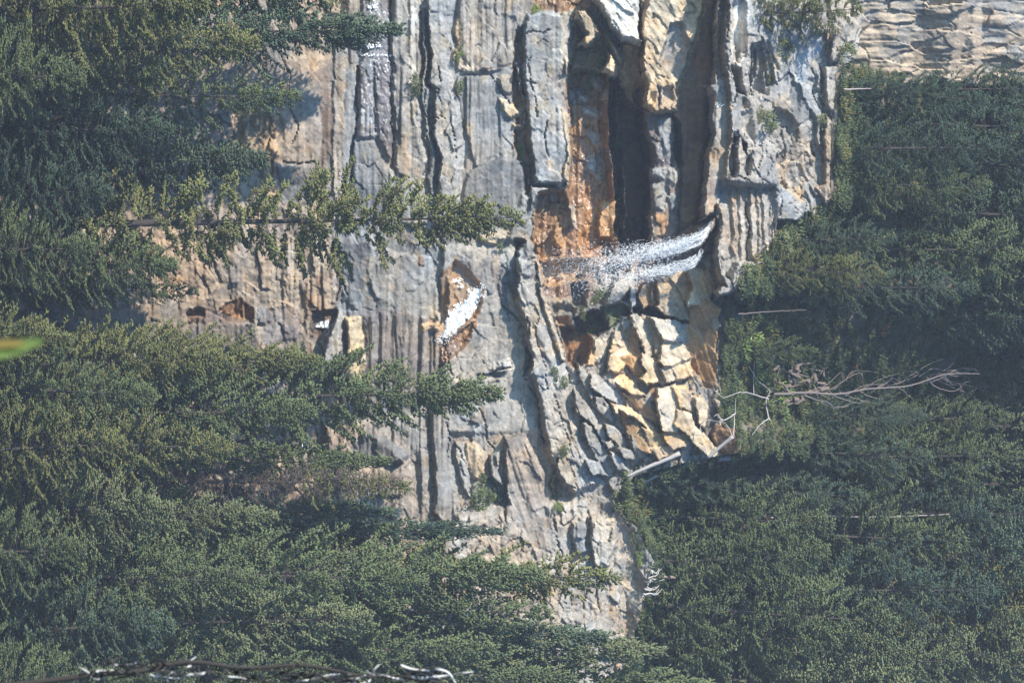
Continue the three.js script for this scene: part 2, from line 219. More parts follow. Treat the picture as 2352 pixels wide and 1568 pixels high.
// --- upper wall
P('rock_slab', 'c3', [[1480, 30], [1610, -40], [1620, 110], [1590, 330], [1550, 460], [1500, 430], [1490, 200]], 2.0, { c: ['lg', 'wh'], st: .3, f: .5, e: 9, ta: -.4 });
P('rock_slab', 'c3', [[1480, 450], [1560, 480], [1590, 660], [1520, 640], [1500, 560]], 2.0, { c: ['lg', 'tan'], f: .6 });
P('rock_slab', 'c3', [[1555, 750], [1640, 730], [1660, 900], [1665, 1010], [1600, 920], [1550, 870]], 2.2, { c: ['lg', 'bg'], st: .3, f: .4 });
P('rock_slab', 'c3', [[1550, 650], [1600, 660], [1640, 740], [1560, 745]], 2.3, { c: ['g', 'tan'], f: .5 });
P('rock_recess', 'c3', [[1555, 920], [1600, 960], [1610, 1040], [1570, 1000]], .6, { c: ['dg', 'blk'], f: .4 });
P('rock_slab', 'c3', [[1600, 1040], [1650, 1010], [1640, 1130], [1610, 1200], [1570, 1130]], 1.9, { c: ['lg', 'g'], f: .7 });
P('rock_recess', 'c3', [[1600, 320], [1690, 290], [1760, 330], [1790, 560], [1730, 660], [1650, 630], [1600, 650]], 1.15, { c: ['g', 'gt'], f: .8, e: 8 });
for (const [x0, y0, x1, y1, w] of [[1610, 310, 1625, 470, 26], [1645, 310, 1660, 510, 26], [1690, 310, 1730, 520, 26], [1715, 300, 1780, 480, 26], [1640, 500, 1610, 650, 22], [1700, 480, 1715, 650, 26], [1735, 380, 1800, 560, 22]])
  P('rock_plate', 'c3', [[x0, y0], [x0 + w, y0 - 10], [x1 + w, y1], [x1, y1 + 10]], 1.65, { c: ['lg', 'bg'], st: .3, f: .3, e: 3, ta: -.5 });
P('rock_slab', 'c4', [[280, 180], [330, 100], [430, 150], [490, 180], [480, 400], [440, 540], [420, 480], [330, 520], [280, 380]], 1.2, { c: ['lg', 'bg'], st: .5, f: .7, ta: -.6 });
P('rock_slab', 'c4', [[330, 480], [430, 520], [470, 700], [480, 830], [440, 900], [420, 700], [360, 600]], 1.4, { c: ['bg', 'lg'], st: .4, f: .5, ta: -.6 });
P('rock_slab', 'c4', [[280, 480], [350, 500], [370, 600], [340, 680], [310, 640], [280, 560]], 1.2, { c: ['g', 'dg'], st: .4, f: .6 });
P('rock_slab', 'c4', [[430, 380], [480, 370], [485, 560], [450, 520]], 1.1, { c: ['bg', 'lg'], st: .3, f: .3 });
P('rock_ledge', 'c4', [[490, 170], [530, 160], [525, 300], [495, 310]], .9, { c: ['tan', 'och'], f: .5 });
P('rock_ledge', 'c4', [[535, 190], [600, 150], [610, 320], [540, 380], [510, 340]], .8, { c: ['pt', 'gt'], st: 1.2, f: .7 });
P('rock_ledge', 'c4', [[490, 390], [580, 380], [575, 640], [540, 700], [500, 620]], .8, { c: ['gt', 'tan'], st: .8, f: .9, ta: -.8 });
P('rock_ledge', 'c4', [[490, 640], [545, 720], [550, 980], [545, 1180], [510, 1230], [470, 900]], .9, { c: ['gt', 'och'], st: .9, f: 1, ta: -.8 });
P('rock_face', 'c4', [[180, 640], [290, 660], [370, 800], [430, 960], [340, 1000], [230, 960], [180, 800]], 1.0, { c: ['gt', 'tan'], st: .6, f: 1.6, r: 2 });
P('rock_face', 'c4', [[190, 940], [330, 900], [420, 1100], [360, 1200], [220, 1100]], 1.1, { c: ['gt', 'och'], st: .6, f: 1.8, r: 2 });
P('rock_slab', 'c4', [[370, 1080], [410, 1060], [450, 1250], [430, 1310], [390, 1240]], 1.2, { c: ['lg', 'bg'], f: .6 });
P('rock_slab', 'c4', [[350, 1150], [385, 1180], [440, 1310], [400, 1290]], 1.0, { c: ['lg', 'g'], f: .6 });
P('rock_block', 'c4', [[430, 1090], [480, 1080], [540, 1060], [550, 1180], [500, 1220]], 1.0, { c: ['pt', 'br'], f: .9 });
P('rock_recess', 'c4', [[190, 920], [260, 880], [280, 940], [220, 980]], .2, { c: ['dg', 'br'], f: .6 });
// stacked bedding planks right of the lip
P('rock_bed', 'd3', [[1255, -150], [1600, -130], [1600, 290], [1480, 340], [1260, 340]], 1.55, { c: ['g', 'gt'], st: 1, f: .6, ta: -.6, e: 8 });
for (const [x0, x1, y0, y1, z, c] of [[1258, 1318, -40, 330, 2.1, 'lg'], [1322, 1362, -130, 300, 2.0, 'tan'], [1366, 1400, -150, 340, 1.9, 'lg'], [1406, 1424, -120, 320, 1.75, 'g'], [1428, 1470, -130, 330, 1.8, 'lg'], [1474, 1498, -120, 300, 1.65, 'gt'], [1502, 1536, -100, 290, 1.55, 'lg'], [1540, 1562, -120, 270, 1.4, 'g'], [1566, 1596, -40, 280, 1.3, 'lg']])
  P('rock_plank', 'd3', [[x0 - 2, y0], [x1 - 4, y0 + 15], [x1, (y0 + y1) / 2], [x1 + 2, y1 - 30], [(x0 + x1) / 2, y1], [x0 + 6, y1 - 60], [x0 - 2, (y0 + y1) / 2]], z, { c: [c, 'pt'], st: .6, f: .7, e: 4, ta: -.5 });
P('rock_block', 'd3', [[1525, 210], [1550, 200], [1552, 265], [1528, 268]], 2.0, { c: ['och', 'cr'], f: .4 });
// --- diagonal buttress right of the fall
P('rock_buttress', 'd3', [[130, 180], [165, 200], [200, 290], [230, 400], [235, 480], [280, 640], [330, 790], [370, 900], [400, 1060], [430, 1180], [480, 1340], [520, 1440], [600, 1640], [440, 1700], [330, 1640], [250, 1450], [215, 1300], [190, 1150], [160, 980], [140, 800], [70, 560], [50, 300]], 1.3, { c: ['lg', 'gt'], st: .7, f: 1.1, r: 1.5, dip: .35, ta: -.5, e: 12 });
P('rock_slab', 'd3', [[90, 330], [190, 310], [200, 380], [160, 420], [90, 400]], 1.7, { c: ['lg', 'bg'], f: .8, ta: -.6 });
P('rock_slab', 'd3', [[80, 480], [140, 430], [210, 500], [230, 640], [150, 650]], 1.55, { c: ['bg', 'lg'], f: 1.2, dip: .35, ta: -.6 });
P('rock_slab', 'd3', [[170, 830], [270, 820], [300, 960], [260, 1000], [150, 990]], 1.6, { c: ['g', 'lg'], f: .8, dip: .35, ta: -.6 });
P('rock_ledge', 'd3', [[190, 300], [215, 330], [235, 480], [280, 640], [340, 800], [370, 900], [340, 900], [290, 800], [245, 660], [215, 500]], 1.25, { c: ['cr', 'lg'], st: .5, f: .6, dip: .4, e: 3 });
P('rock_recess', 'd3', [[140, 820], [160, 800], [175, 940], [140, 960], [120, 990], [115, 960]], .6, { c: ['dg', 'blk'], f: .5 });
P('rock_recess', 'd2', [[1340, 350], [1400, 420], [1470, 580], [1400, 560], [1410, 740], [1360, 680], [1310, 520]], .1, { c: ['dg', 'g'], f: .7 });
P('rock_slab', 'd2', [[1320, 520], [1345, 350], [1380, 420], [1400, 700], [1410, 750], [1350, 650]], .6, { c: ['dg', 'pg'], f: .4 });
P('rock_block', 'd2', [[1410, 380], [1440, 340], [1470, 480], [1475, 590], [1420, 480]], .7, { c: ['dg', 'g'], f: .4 });
P('rock_block', 'd2', [[1440, 290], [1540, 190], [1600, 330], [1560, 360], [1480, 360]], 2.1, { c: ['bg', 'lg'], f: .7 });
P('rock_slab', 'd2', [[1130, 340], [1330, 330], [1330, 480], [1290, 530], [1160, 500]], 1.3, { c: ['g', 'pg'], st: .4, f: .5, tb: -.2 });
P('rock_block', 'd2', [[1050, 320], [1110, 310], [1160, 350], [1130, 390], [1070, 370]], 1.5, { c: ['dg', 'bg'], f: .8, e: 8 });
P('rock_block', 'd2', [[1245, 540], [1300, 510], [1305, 585], [1260, 590]], 1.4, { c: ['dg', 'pg'], f: .5 });
P('rock_shelf', 'd2', [[1180, 210], [1300, 160], [1420, 140], [1430, 190], [1340, 250], [1230, 240]], 1.4, { c: ['cr', 'tan'], f: 1.2, r: 2 });
// --- lower cascade niche
P('wet_rock', 'd2', [[1030, 360], [1050, 340], [1140, 390], [1240, 530], [1230, 640], [1180, 730], [1050, 830], [945, 905], [930, 760], [1000, 700], [1030, 560]], .3, { c: ['ru', 'tan'], st: .6, f: .4, w: .5 });
P('rock_face', 'd2', [[945, 470], [1040, 360], [1030, 560], [1000, 700], [960, 760], [935, 740], [955, 600]], .75, { c: ['ru', 'gt'], st: .3, f: .3, tb: -.4 });
P('wet_rock', 'd2', [[1000, 860], [1160, 740], [1200, 760], [1130, 900], [1050, 1000], [960, 1060], [945, 920]], .7, { c: ['ru', 'pg'], st: .8, f: 1, w: .3 });
P('rock_recess', 'd2', [[275, 420], [300, 410], [350, 560], [385, 640], [300, 520], [270, 650], [262, 600]], -.7, { c: ['dg', 'br'], f: .3 });
P('rock_slab', 'd2', [[300, 500], [370, 610], [420, 690], [300, 690], [275, 640]], .1, { c: ['dg', 'g'], st: .8, f: .5 });
P('rock_face', 'd2', [[350, 360], [430, 340], [500, 560], [420, 680], [380, 560]], .5, { c: ['dg', 'g'], st: .8, f: .8, tb: -.2 });
P('rock_slab', 'd2', [[500, 250], [900, 330], [955, 560], [940, 760], [700, 690], [520, 600], [470, 400]], .75, { c: ['g', 'bg'], st: .6, f: .5, sk: .7 });
P('rock_block', 'd2', [[800, 310], [840, 330], [860, 390], [815, 390]], .95, { c: ['pg', 'br'], f: .3 });
// --- ochre tooth
P('rock_block', 'd2', [[290, 672], [320, 720], [330, 830], [320, 1000], [280, 1120], [150, 1060], [215, 880], [240, 760]], 3.8, { c: ['gt', 'lg'], st: .5, f: .4, tb: .2 });
P('rock_block', 'd2', [[322, 715], [430, 720], [435, 880], [455, 1030], [440, 1150], [280, 1130], [322, 980], [332, 830]], 3.2, { c: ['yel', 'cr'], st: .4, f: .5, ta: -.6 });
P('rock_recess', 'd2', [[435, 700], [470, 850], [460, 1020], [435, 900]], .2, { c: ['br', 'dg'], f: .3 });
P('rock_block', 'd2', [[820, 770], [950, 755], [955, 820], [830, 830]], 1.2, { c: ['tan', 'och'], f: 1.1 });
// --- lower right walls
P('rock_slab', 'd5', [[480, 30], [680, 10], [760, 120], [800, 320], [790, 520], [720, 600], [700, 300], [640, 120]], 1.6, { c: ['gt', 'g'], st: 1.5, f: .2, e: 10 });
P('rock_slab', 'd5', [[770, -60], [890, -60], [920, 180], [940, 420], [950, 620], [860, 640], [800, 560], [810, 300]], 1.9, { c: ['gt', 'g'], st: 1.5, f: .3, ta: -.2 });
P('rock_block', 'd5', [[310, 180], [420, 110], [500, 110], [600, 180], [660, 235], [640, 280], [500, 290], [330, 250]], 2.4, { c: ['dg', 'g'], f: .7, r: 1.2, ta: .9, e: 9 });
P('rock_block', 'd5', [[440, 300], [600, 270], [670, 250], [695, 340], [690, 430], [640, 480], [440, 480], [430, 380]], 2.1, { c: ['pt', 'gt'], f: .4, e: 9 });
P('rock_block', 'd5', [[290, 290], [420, 270], [430, 360], [300, 370], [260, 340]], 2.0, { c: ['tan', 'cr'], f: .7 });
P('rock_slab', 'd5', [[930, 150], [990, 160], [1020, 300], [1020, 500], [960, 420], [930, 250]], 1.8, { c: ['lg', 'bg'], f: .8 });
P('rock_face', 'd5', [[990, 150], [1050, 150], [1120, 230], [1130, 330], [1060, 390], [1015, 340]], 1.3, { c: ['och', 'gt'], st: 1, f: .4, r: 1.2 });
P('rock_slab', 'd5', [[1120, 230], [1200, 190], [1215, 380], [1225, 440], [1150, 380]], 2.1, { c: ['gt', 'lg'], f: .5 });
P('rock_slab', 'd5', [[1150, 230], [1195, 190], [1212, 330], [1180, 300]], 2.4, { c: ['lg', 'bg'], f: .3 });
P('rock_slab', 'd5', [[1210, 120], [1330, 100], [1460, 320], [1490, 600], [1530, 800], [1380, 780], [1280, 600], [1220, 480]], 1.9, { c: ['gt', 'pt'], st: 1.3, f: .7, dip: .3, ta: -.4 });
P('rock_recess', 'd5', [[1190, 500], [1225, 470], [1235, 640], [1215, 600]], .7, { c: ['dg', 'br'], f: .4 });
P('rock_recess', 'd5', [[1080, 60], [1115, -30], [1120, 60], [1090, 160]], .9, { c: ['g', 'dg'], f: .5 });
P('rock_slab', 'd5', [[940, -30], [1080, -60], [1075, 60], [960, 30]], 1.7, { c: ['bg', 'g'], f: .6 });
P('rock_shelf', 'd5', [[1015, 400], [1130, 380], [1200, 470], [1190, 500], [1090, 560], [1030, 520]], 1.2, { c: ['moss', 'gt'], f: 1.5, r: 2 });
P('rock_slab', 'd5', [[1700, 580], [1830, 570], [1850, 660], [1720, 680]], 1.0, { c: ['lg', 'tan'], f: .5 });
P('rock_slab', 'd5', [[1740, 600], [1860, 600], [1890, 720], [1850, 880], [1740, 900], [1720, 700]], 1.05, { c: ['cr', 'lg'], f: 1, ta: -.6 });
P('rock_slab', 'd5', [[1600, 620], [1700, 600], [1720, 800], [1640, 840]], 1.3, { c: ['lg', 'g'], f: 1, ta: -.5 });
P('rock_slab', 'd2', [[1270, 1060], [1330, 1020], [1420, 1000], [1430, 1060], [1370, 1120], [1300, 1080]], 1.5, { c: ['lg', 'wh'], f: .8 });
P('rock_recess', 'd2', [[1180, 1100], [1260, 1090], [1400, 1080], [1380, 1130], [1240, 1120], [1190, 1150]], .6, { c: ['dg', 'g'], f: .5 });
// --- shattered ochre blocks
const blk = (pts, z, c, ta = 0, tb = 0, o = {}) => P('rock_block', 'd3', pts.map(q => { const mx = pts.reduce((t, v) => t + v[0], 0) / pts.length, my = pts.reduce((t, v) => t + v[1], 0) / pts.length; return [mx + (q[0] - mx) * 1.3, my + (q[1] - my) * 1.24]; }), .45 + z * .55, { c, ta: ta * 2.4 - .6 + 1.1 * (hash(pts[1][0], pts[0][0], 4) - .5), tb: tb * 2.4 + 1.3 * (hash(Math.round(z * 100), pts[0][0], 3) - .5), st: .5, f: .6, r: 1, e: 2, dip: .4, ...o });
blk([[1100, 560], [1190, 555], [1250, 620], [1230, 700], [1245, 1000], [1180, 1000], [1100, 860], [1090, 680]], .9, ['ru', 'och'], .9, -.2);
blk([[1215, 640], [1250, 650], [1280, 700], [1215, 720]], 1.5, ['och', 'cr']);
blk([[1080, 370], [1230, 380], [1250, 460], [1190, 540], [1090, 560], [1080, 480]], .9, ['tan', 'cr'], -.5, .1, { f: 1 });
blk([[890, 400], [1050, 390], [1080, 480], [1050, 560], [1060, 640], [960, 620], [890, 540]], .6, ['och', 'tan'], 0, .2, { f: 1.2 });
blk([[855, 425], [892, 405], [905, 560], [870, 570]], .2, ['och', 'br'], -.3);
blk([[620, 560], [660, 450], [740, 380], [750, 470], [690, 540]], .1, ['tan', 'lg']);
blk([[750, 470], [790, 490], [780, 580], [745, 580]], .2, ['bg', 'g']);
blk([[820, 440], [860, 430], [870, 560], [830, 590], [800, 520]], .0, ['ru', 'tan']);
blk([[745, 650], [800, 640], [890, 760], [880, 850], [840, 860], [770, 720]], .9, ['cr', 'tan'], -.3, .2);
blk([[690, 690], [735, 665], [735, 720], [700, 750]], .5, ['cr', 'lg']);
blk([[815, 640], [870, 650], [930, 740], [950, 900], [890, 840], [885, 760]], .5, ['och', 'gt'], .2);
blk([[880, 655], [1020, 670], [1045, 730], [1040, 805], [960, 800], [930, 740]], 1.1, ['cr', 'lg'], -.2, .3);
blk([[955, 805], [1045, 812], [1085, 880], [1070, 950], [1000, 960], [930, 900]], 1.3, ['cr', 'tan'], -.2, .2);
blk([[735, 725], [775, 730], [810, 860], [790, 885], [730, 835], [700, 760]], .3, ['och', 'br'], .5);
blk([[640, 735], [695, 745], [725, 830], [650, 870], [625, 840]], .7, ['cr', 'tan'], -.3);
blk([[630, 865], [700, 830], [765, 880], [690, 960], [630, 965]], .9, ['cr', 'och'], .1, .2);
blk([[770, 870], [830, 955], [822, 1005], [780, 975], [710, 890]], .6, ['och', 'ru'], .4);
blk([[830, 868], [900, 900], [950, 1000], [930, 1040], [870, 1000], [830, 930]], .9, ['tan', 'cr'], -.2, .1);
blk([[945, 945], [1080, 905], [1095, 990], [960, 1025]], 1.1, ['cr', 'tan'], -.2, .1);
blk([[650, 965], [740, 1000], [800, 1090], [780, 1112], [700, 1060], [645, 1010]], .7, ['och', 'cr'], 0, .3);
blk([[800, 1000], [890, 940], [895, 1030], [830, 1050]], 1.4, ['yel', 'cr'], -.2);
blk([[840, 1045], [960, 1062], [905, 1130], [880, 1115]], .6, ['och', 'br'], .3);
blk([[905, 1090], [1000, 1055], [1028, 1150], [1025, 1300], [960, 1310], [900, 1210]], 1.7, ['cr', 'lg'], -.2, .1);
blk([[985, 1060], [1060, 1055], [1072, 1160], [1030, 1170]], 1.4, ['yel', 'och'], -.3);
blk([[670, 1170], [760, 1190], [880, 1285], [930, 1330], [900, 1352], [800, 1262], [700, 1225]], 1.2, ['och', 'cr'], -.3, .2);
blk([[705, 1215], [790, 1262], [832, 1330], [842, 1425], [790, 1425], [738, 1340]], .9, ['och', 'ru'], .2);
blk([[832, 1300], [940, 1335], [950, 1385], [860, 1405]], 1.0, ['och', 'yel']);
blk([[950, 1322], [1080, 1330], [1085, 1400], [980, 1425]], 1.1, ['och', 'tan']);
blk([[1028, 1205], [1100, 1230], [1250, 1430], [1180, 1442], [1090, 1340], [1030, 1290]], 1.4, ['och', 'cr'], -.2, .1);
blk([[1105, 1130], [1160, 1120], [1197, 1200], [1190, 1300], [1140, 1240]], 1.2, ['och', 'cr'], -.3);
blk([[1040, 1082], [1105, 1092], [1110, 1200], [1055, 1182]], .9, ['tan', 'cr']);
blk([[720, 1100], [800, 1120], [880, 1210], [900, 1280], [800, 1190]], .6, ['tan', 'ru'], .2);
blk([[590, 1000], [640, 960], [660, 1050], [612, 1055]], .8, ['cr', 'lg']);
blk([[535, 785], [602, 780], [592, 860], [535, 885]], .5, ['lg', 'cr']);
blk([[485, 925], [520, 820], [537, 885], [530, 925]], .3, ['och', 'yel']);
blk([[440, 920], [470, 955], [485, 1000], [522, 1080], [510, 1125], [448, 1005]], .9, ['bg', 'g'], -.2);
blk([[518, 990], [600, 1012], [692, 1120], [680, 1152], [590, 1112], [528, 1062]], .8, ['bg', 'lg'], -.4);
blk([[540, 1112], [590, 1122], [642, 1190], [642, 1252], [570, 1192]], .7, ['lg', 'gt'], -.2);
blk([[428, 1080], [500, 1160], [562, 1262], [540, 1282], [438, 1205]], 1.2, ['bg', 'g'], -.3);
blk([[600, 1268], [662, 1290], [745, 1392], [700, 1402], [620, 1332]], .9, ['lg', 'gt'], -.4);
blk([[538, 1290], [580, 1270], [622, 1360], [590, 1382]], 1.0, ['bg', 'lg'], -.3);
blk([[600, 1372], [650, 1358], [656, 1402], [620, 1422]], 1.1, ['lg', 'bg']);
blk([[688, 1410], [762, 1420], [802, 1482], [720, 1472]], 1.1, ['lg', 'gt'], -.3);
blk([[468, 1280], [530, 1300], [602, 1420], [602, 1502], [530, 1452]], .9, ['g', 'bg'], -.3);
blk([[638, 1440], [702, 1460], [732, 1542], [660, 1532]], 1.1, ['lg', 'g'], -.3);
blk([[488, 1480], [560, 1492], [602, 1562], [520, 1562]], 1.3, ['lg', 'g']);
blk([[760, 1340], [800, 1420], [860, 1480], [800, 1480], [770, 1420]], .9, ['tan', 'gt']);
blk([[860, 1410], [960, 1395], [1000, 1440], [900, 1480]], 1.1, ['tan', 'och']);
blk([[1235, 1290], [1360, 1288], [1392, 1350], [1402, 1440], [1290, 1452], [1240, 1370]], 1.6, ['ru', 'br'], .9, 0, { e: 8 });
blk([[1190, 1200], [1235, 1200], [1240, 1290], [1225, 1370], [1195, 1320]], .1, ['br', 'dg']);
blk([[1240, 1140], [1300, 1130], [1330, 1200], [1260, 1230]], .8, ['tan', 'lg'], -.4);

// cracks: sheet, depth, half width (units), points
const cracks = [];
const K = (sh, dep, w, pts) => { const [x, y, k] = SH[sh]; cracks.push({ dep, w, pts: pts.map(q => [x + q[0] * k, y + q[1] * k]) }); };
K('c2', .5, 3.5, [[250, 520], [235, 700], [240, 900], [215, 1050], [200, 1300], [185, 1560]]);
K('c2', .5, 3, [[490, 0], [490, 200], [480, 420], [500, 700], [515, 1000], [515, 1280]]);
K('c2', .35, 1.6, [[370, 480], [380, 700], [375, 1000]]);
K('c2', .3, 2, [[720, 100], [735, 350], [730, 620], [750, 850], [770, 1050], [745, 1300], [760, 1500]]);
K('c2', .3, 2.2, [[765, 150], [770, 400], [780, 640], [760, 780], [800, 1000], [820, 1200], [830, 1480]]);
K('c2', .3, 1.4, [[850, 480], [870, 700], [890, 900]]);
K('c2', .3, 1.4, [[830, 900], [900, 905], [960, 895]]);
K('c2', .4, 1.6, [[1400, 790], [1310, 650], [1250, 580]]);
K('c2', .3, 1.8, [[1450, 240], [1460, 420], [1490, 600], [1510, 720], [1500, 950], [1520, 1150], [1530, 1350]]);
K('c2', .3, 1.3, [[1500, 620], [1560, 630], [1600, 640]]);
K('c2', .3, 1.2, [[1480, 270], [1560, 250], [1640, 265], [1700, 230]]);
K('c2', .3, 1.2, [[1550, 450], [1540, 560], [1560, 650], [1600, 780], [1590, 900]]);
K('c2', .3, 1.2, [[1660, 900], [1650, 1050], [1670, 1200]]);
K('c2', .3, 1.3, [[560, 1335], [610, 1330], [640, 1340]]);
K('c2', .3, 1.2, [[960, 880], [980, 1050], [965, 1200]]);
K('c3', .6, 2.4, [[905, 60], [900, 200], [905, 320], [920, 500]]);
K('c3', .4, 1.6, [[690, 480], [640, 480], [630, 640], [650, 860]]);
K('c3', .4, 1.8, [[770, 270], [790, 420], [755, 560]]);
K('c3', .4, 1.5, [[1465, 60], [1470, 300], [1465, 460], [1520, 600]]);
K('c3', .4, 1.6, [[1500, 480], [1530, 620], [1480, 760]]);
K('c3', .5, 2, [[1480, 1200], [1560, 1180], [1620, 1210]]);
K('c4', .4, 1.6, [[420, 400], [440, 510], [430, 560], [460, 640]]);
K('c4', .4, 1.6, [[480, 380], [490, 540], [480, 700], [460, 900]]);
K('c4', .5, 3, [[400, 860], [420, 930], [405, 900]]);
K('d3', .5, 2, [[1410, -40], [1420, 120], [1415, 300], [1440, 360]]);
K('d3', .45, 2, [[130, 640], [150, 760], [160, 900], [125, 990], [150, 1060], [190, 1120], [200, 1260], [230, 1380]]);
K('d3', .3, 1.3, [[200, 640], [180, 720], [215, 840], [250, 940], [260, 1060]]);
K('d3', .4, 1.5, [[280, 650], [330, 790], [365, 900], [400, 1040], [430, 1180], [470, 1300]]);
K('d3', .3, 1.2, [[300, 1100], [330, 1240], [380, 1380], [400, 1460]]);
K('d2', .4, 1.8, [[1360, 650], [1440, 720], [1510, 800], [1520, 920], [1560, 1000], [1520, 1090]]);
K('d2', .3, 1.4, [[960, 860], [985, 1000], [1035, 1090]]);
K('d2', .4, 1.8, [[1020, 960], [1030, 1060], [1045, 1110]]);
K('d5', .35, 2, [[775, 20], [775, 140], [785, 280], [800, 420], [790, 500]]);
K('d5', .4, 1.5, [[870, 0], [890, 140], [900, 260]]);
K('d5', .4, 1.6, [[930, 180], [970, 200], [1010, 330]]);
K('d5', .45, 2, [[1490, 300], [1530, 240], [1480, 400], [1520, 480], [1560, 560]]);
K('d5', .4, 1.6, [[1400, 10], [1440, 80], [1470, 170], [1430, 120]]);
K('d5', .3, 1.3, [[1600, 270], [1640, 400], [1690, 480]]);
K('d5', .4, 2, [[1700, 570], [1720, 600], [1715, 650]]);
K('d5', .35, 1.6, [[930, 540], [945, 610], [960, 640]]);
K('d5', .4, 1.6, [[1500, 580], [1520, 700], [1560, 820]]);
K('e1', .5, 2, [[1790, 420], [1860, 410], [1960, 380], [2010, 370]]);
K('e1', .4, 2, [[1800, 640], [1830, 760], [1850, 860], [1890, 900]]);
K('f', .5, 2.2, [[655, 372], [690, 376], [728, 372]]);
K('f', .3, 1.4, [[648, 130], [672, 170], [664, 240], [690, 290], [676, 335]]);

// ---- raster: depth, colour, wetness and owner at every survey node (5 cm)
const ST = 2.5, A0 = -60, B0 = -70, NA = Math.round((2000 - A0) / ST) + 1, NB = Math.round((1650 - B0) / ST) + 1;
const Zf = new Float32Array(NA * NB), own = new Int16Array(NA * NB).fill(-1), Cf = new Float32Array(NA * NB * 3);
const segD = (px, py, q, r) => { const vx = r[0] - q[0], vy = r[1] - q[1], t = Math.min(1, Math.max(0, ((px - q[0]) * vx + (py - q[1]) * vy) / (vx * vx + vy * vy || 1))); return Math.hypot(px - q[0] - t * vx, py - q[1] - t * vy); };
function inside(pts, x, y) {
  let r = false;
  for (let i = 0, j = pts.length - 1; i < pts.length; j = i++) { const p = pts[i], q = pts[j]; if ((p[1] > y) !== (q[1] > y) && x < (q[0] - p[0]) * (y - p[1]) / (q[1] - p[1]) + p[0]) r = !r; }
  return r;
}
const warp = (a, b) => [a + 15 * (fbm(a / 75, b / 52, 6, 2) - .5) + 8 * (fbm(a / 26, b / 26, 5, 3) - .5) + 3.4 * (vn(a / 5, b / 5, 9) - .5), b + 9 * (fbm(a / 34, b / 34, 55, 3) - .5) + 3.4 * (vn(a / 5, b / 5, 19) - .5)];
const WA = new Float32Array(NA * NB), WB = new Float32Array(NA * NB);
for (let i = 0; i < NA; i++) for (let j = 0; j < NB; j++) { const [x, y] = warp(A0 + i * ST, B0 + j * ST); WA[i * NB + j] = x; WB[i * NB + j] = y; }
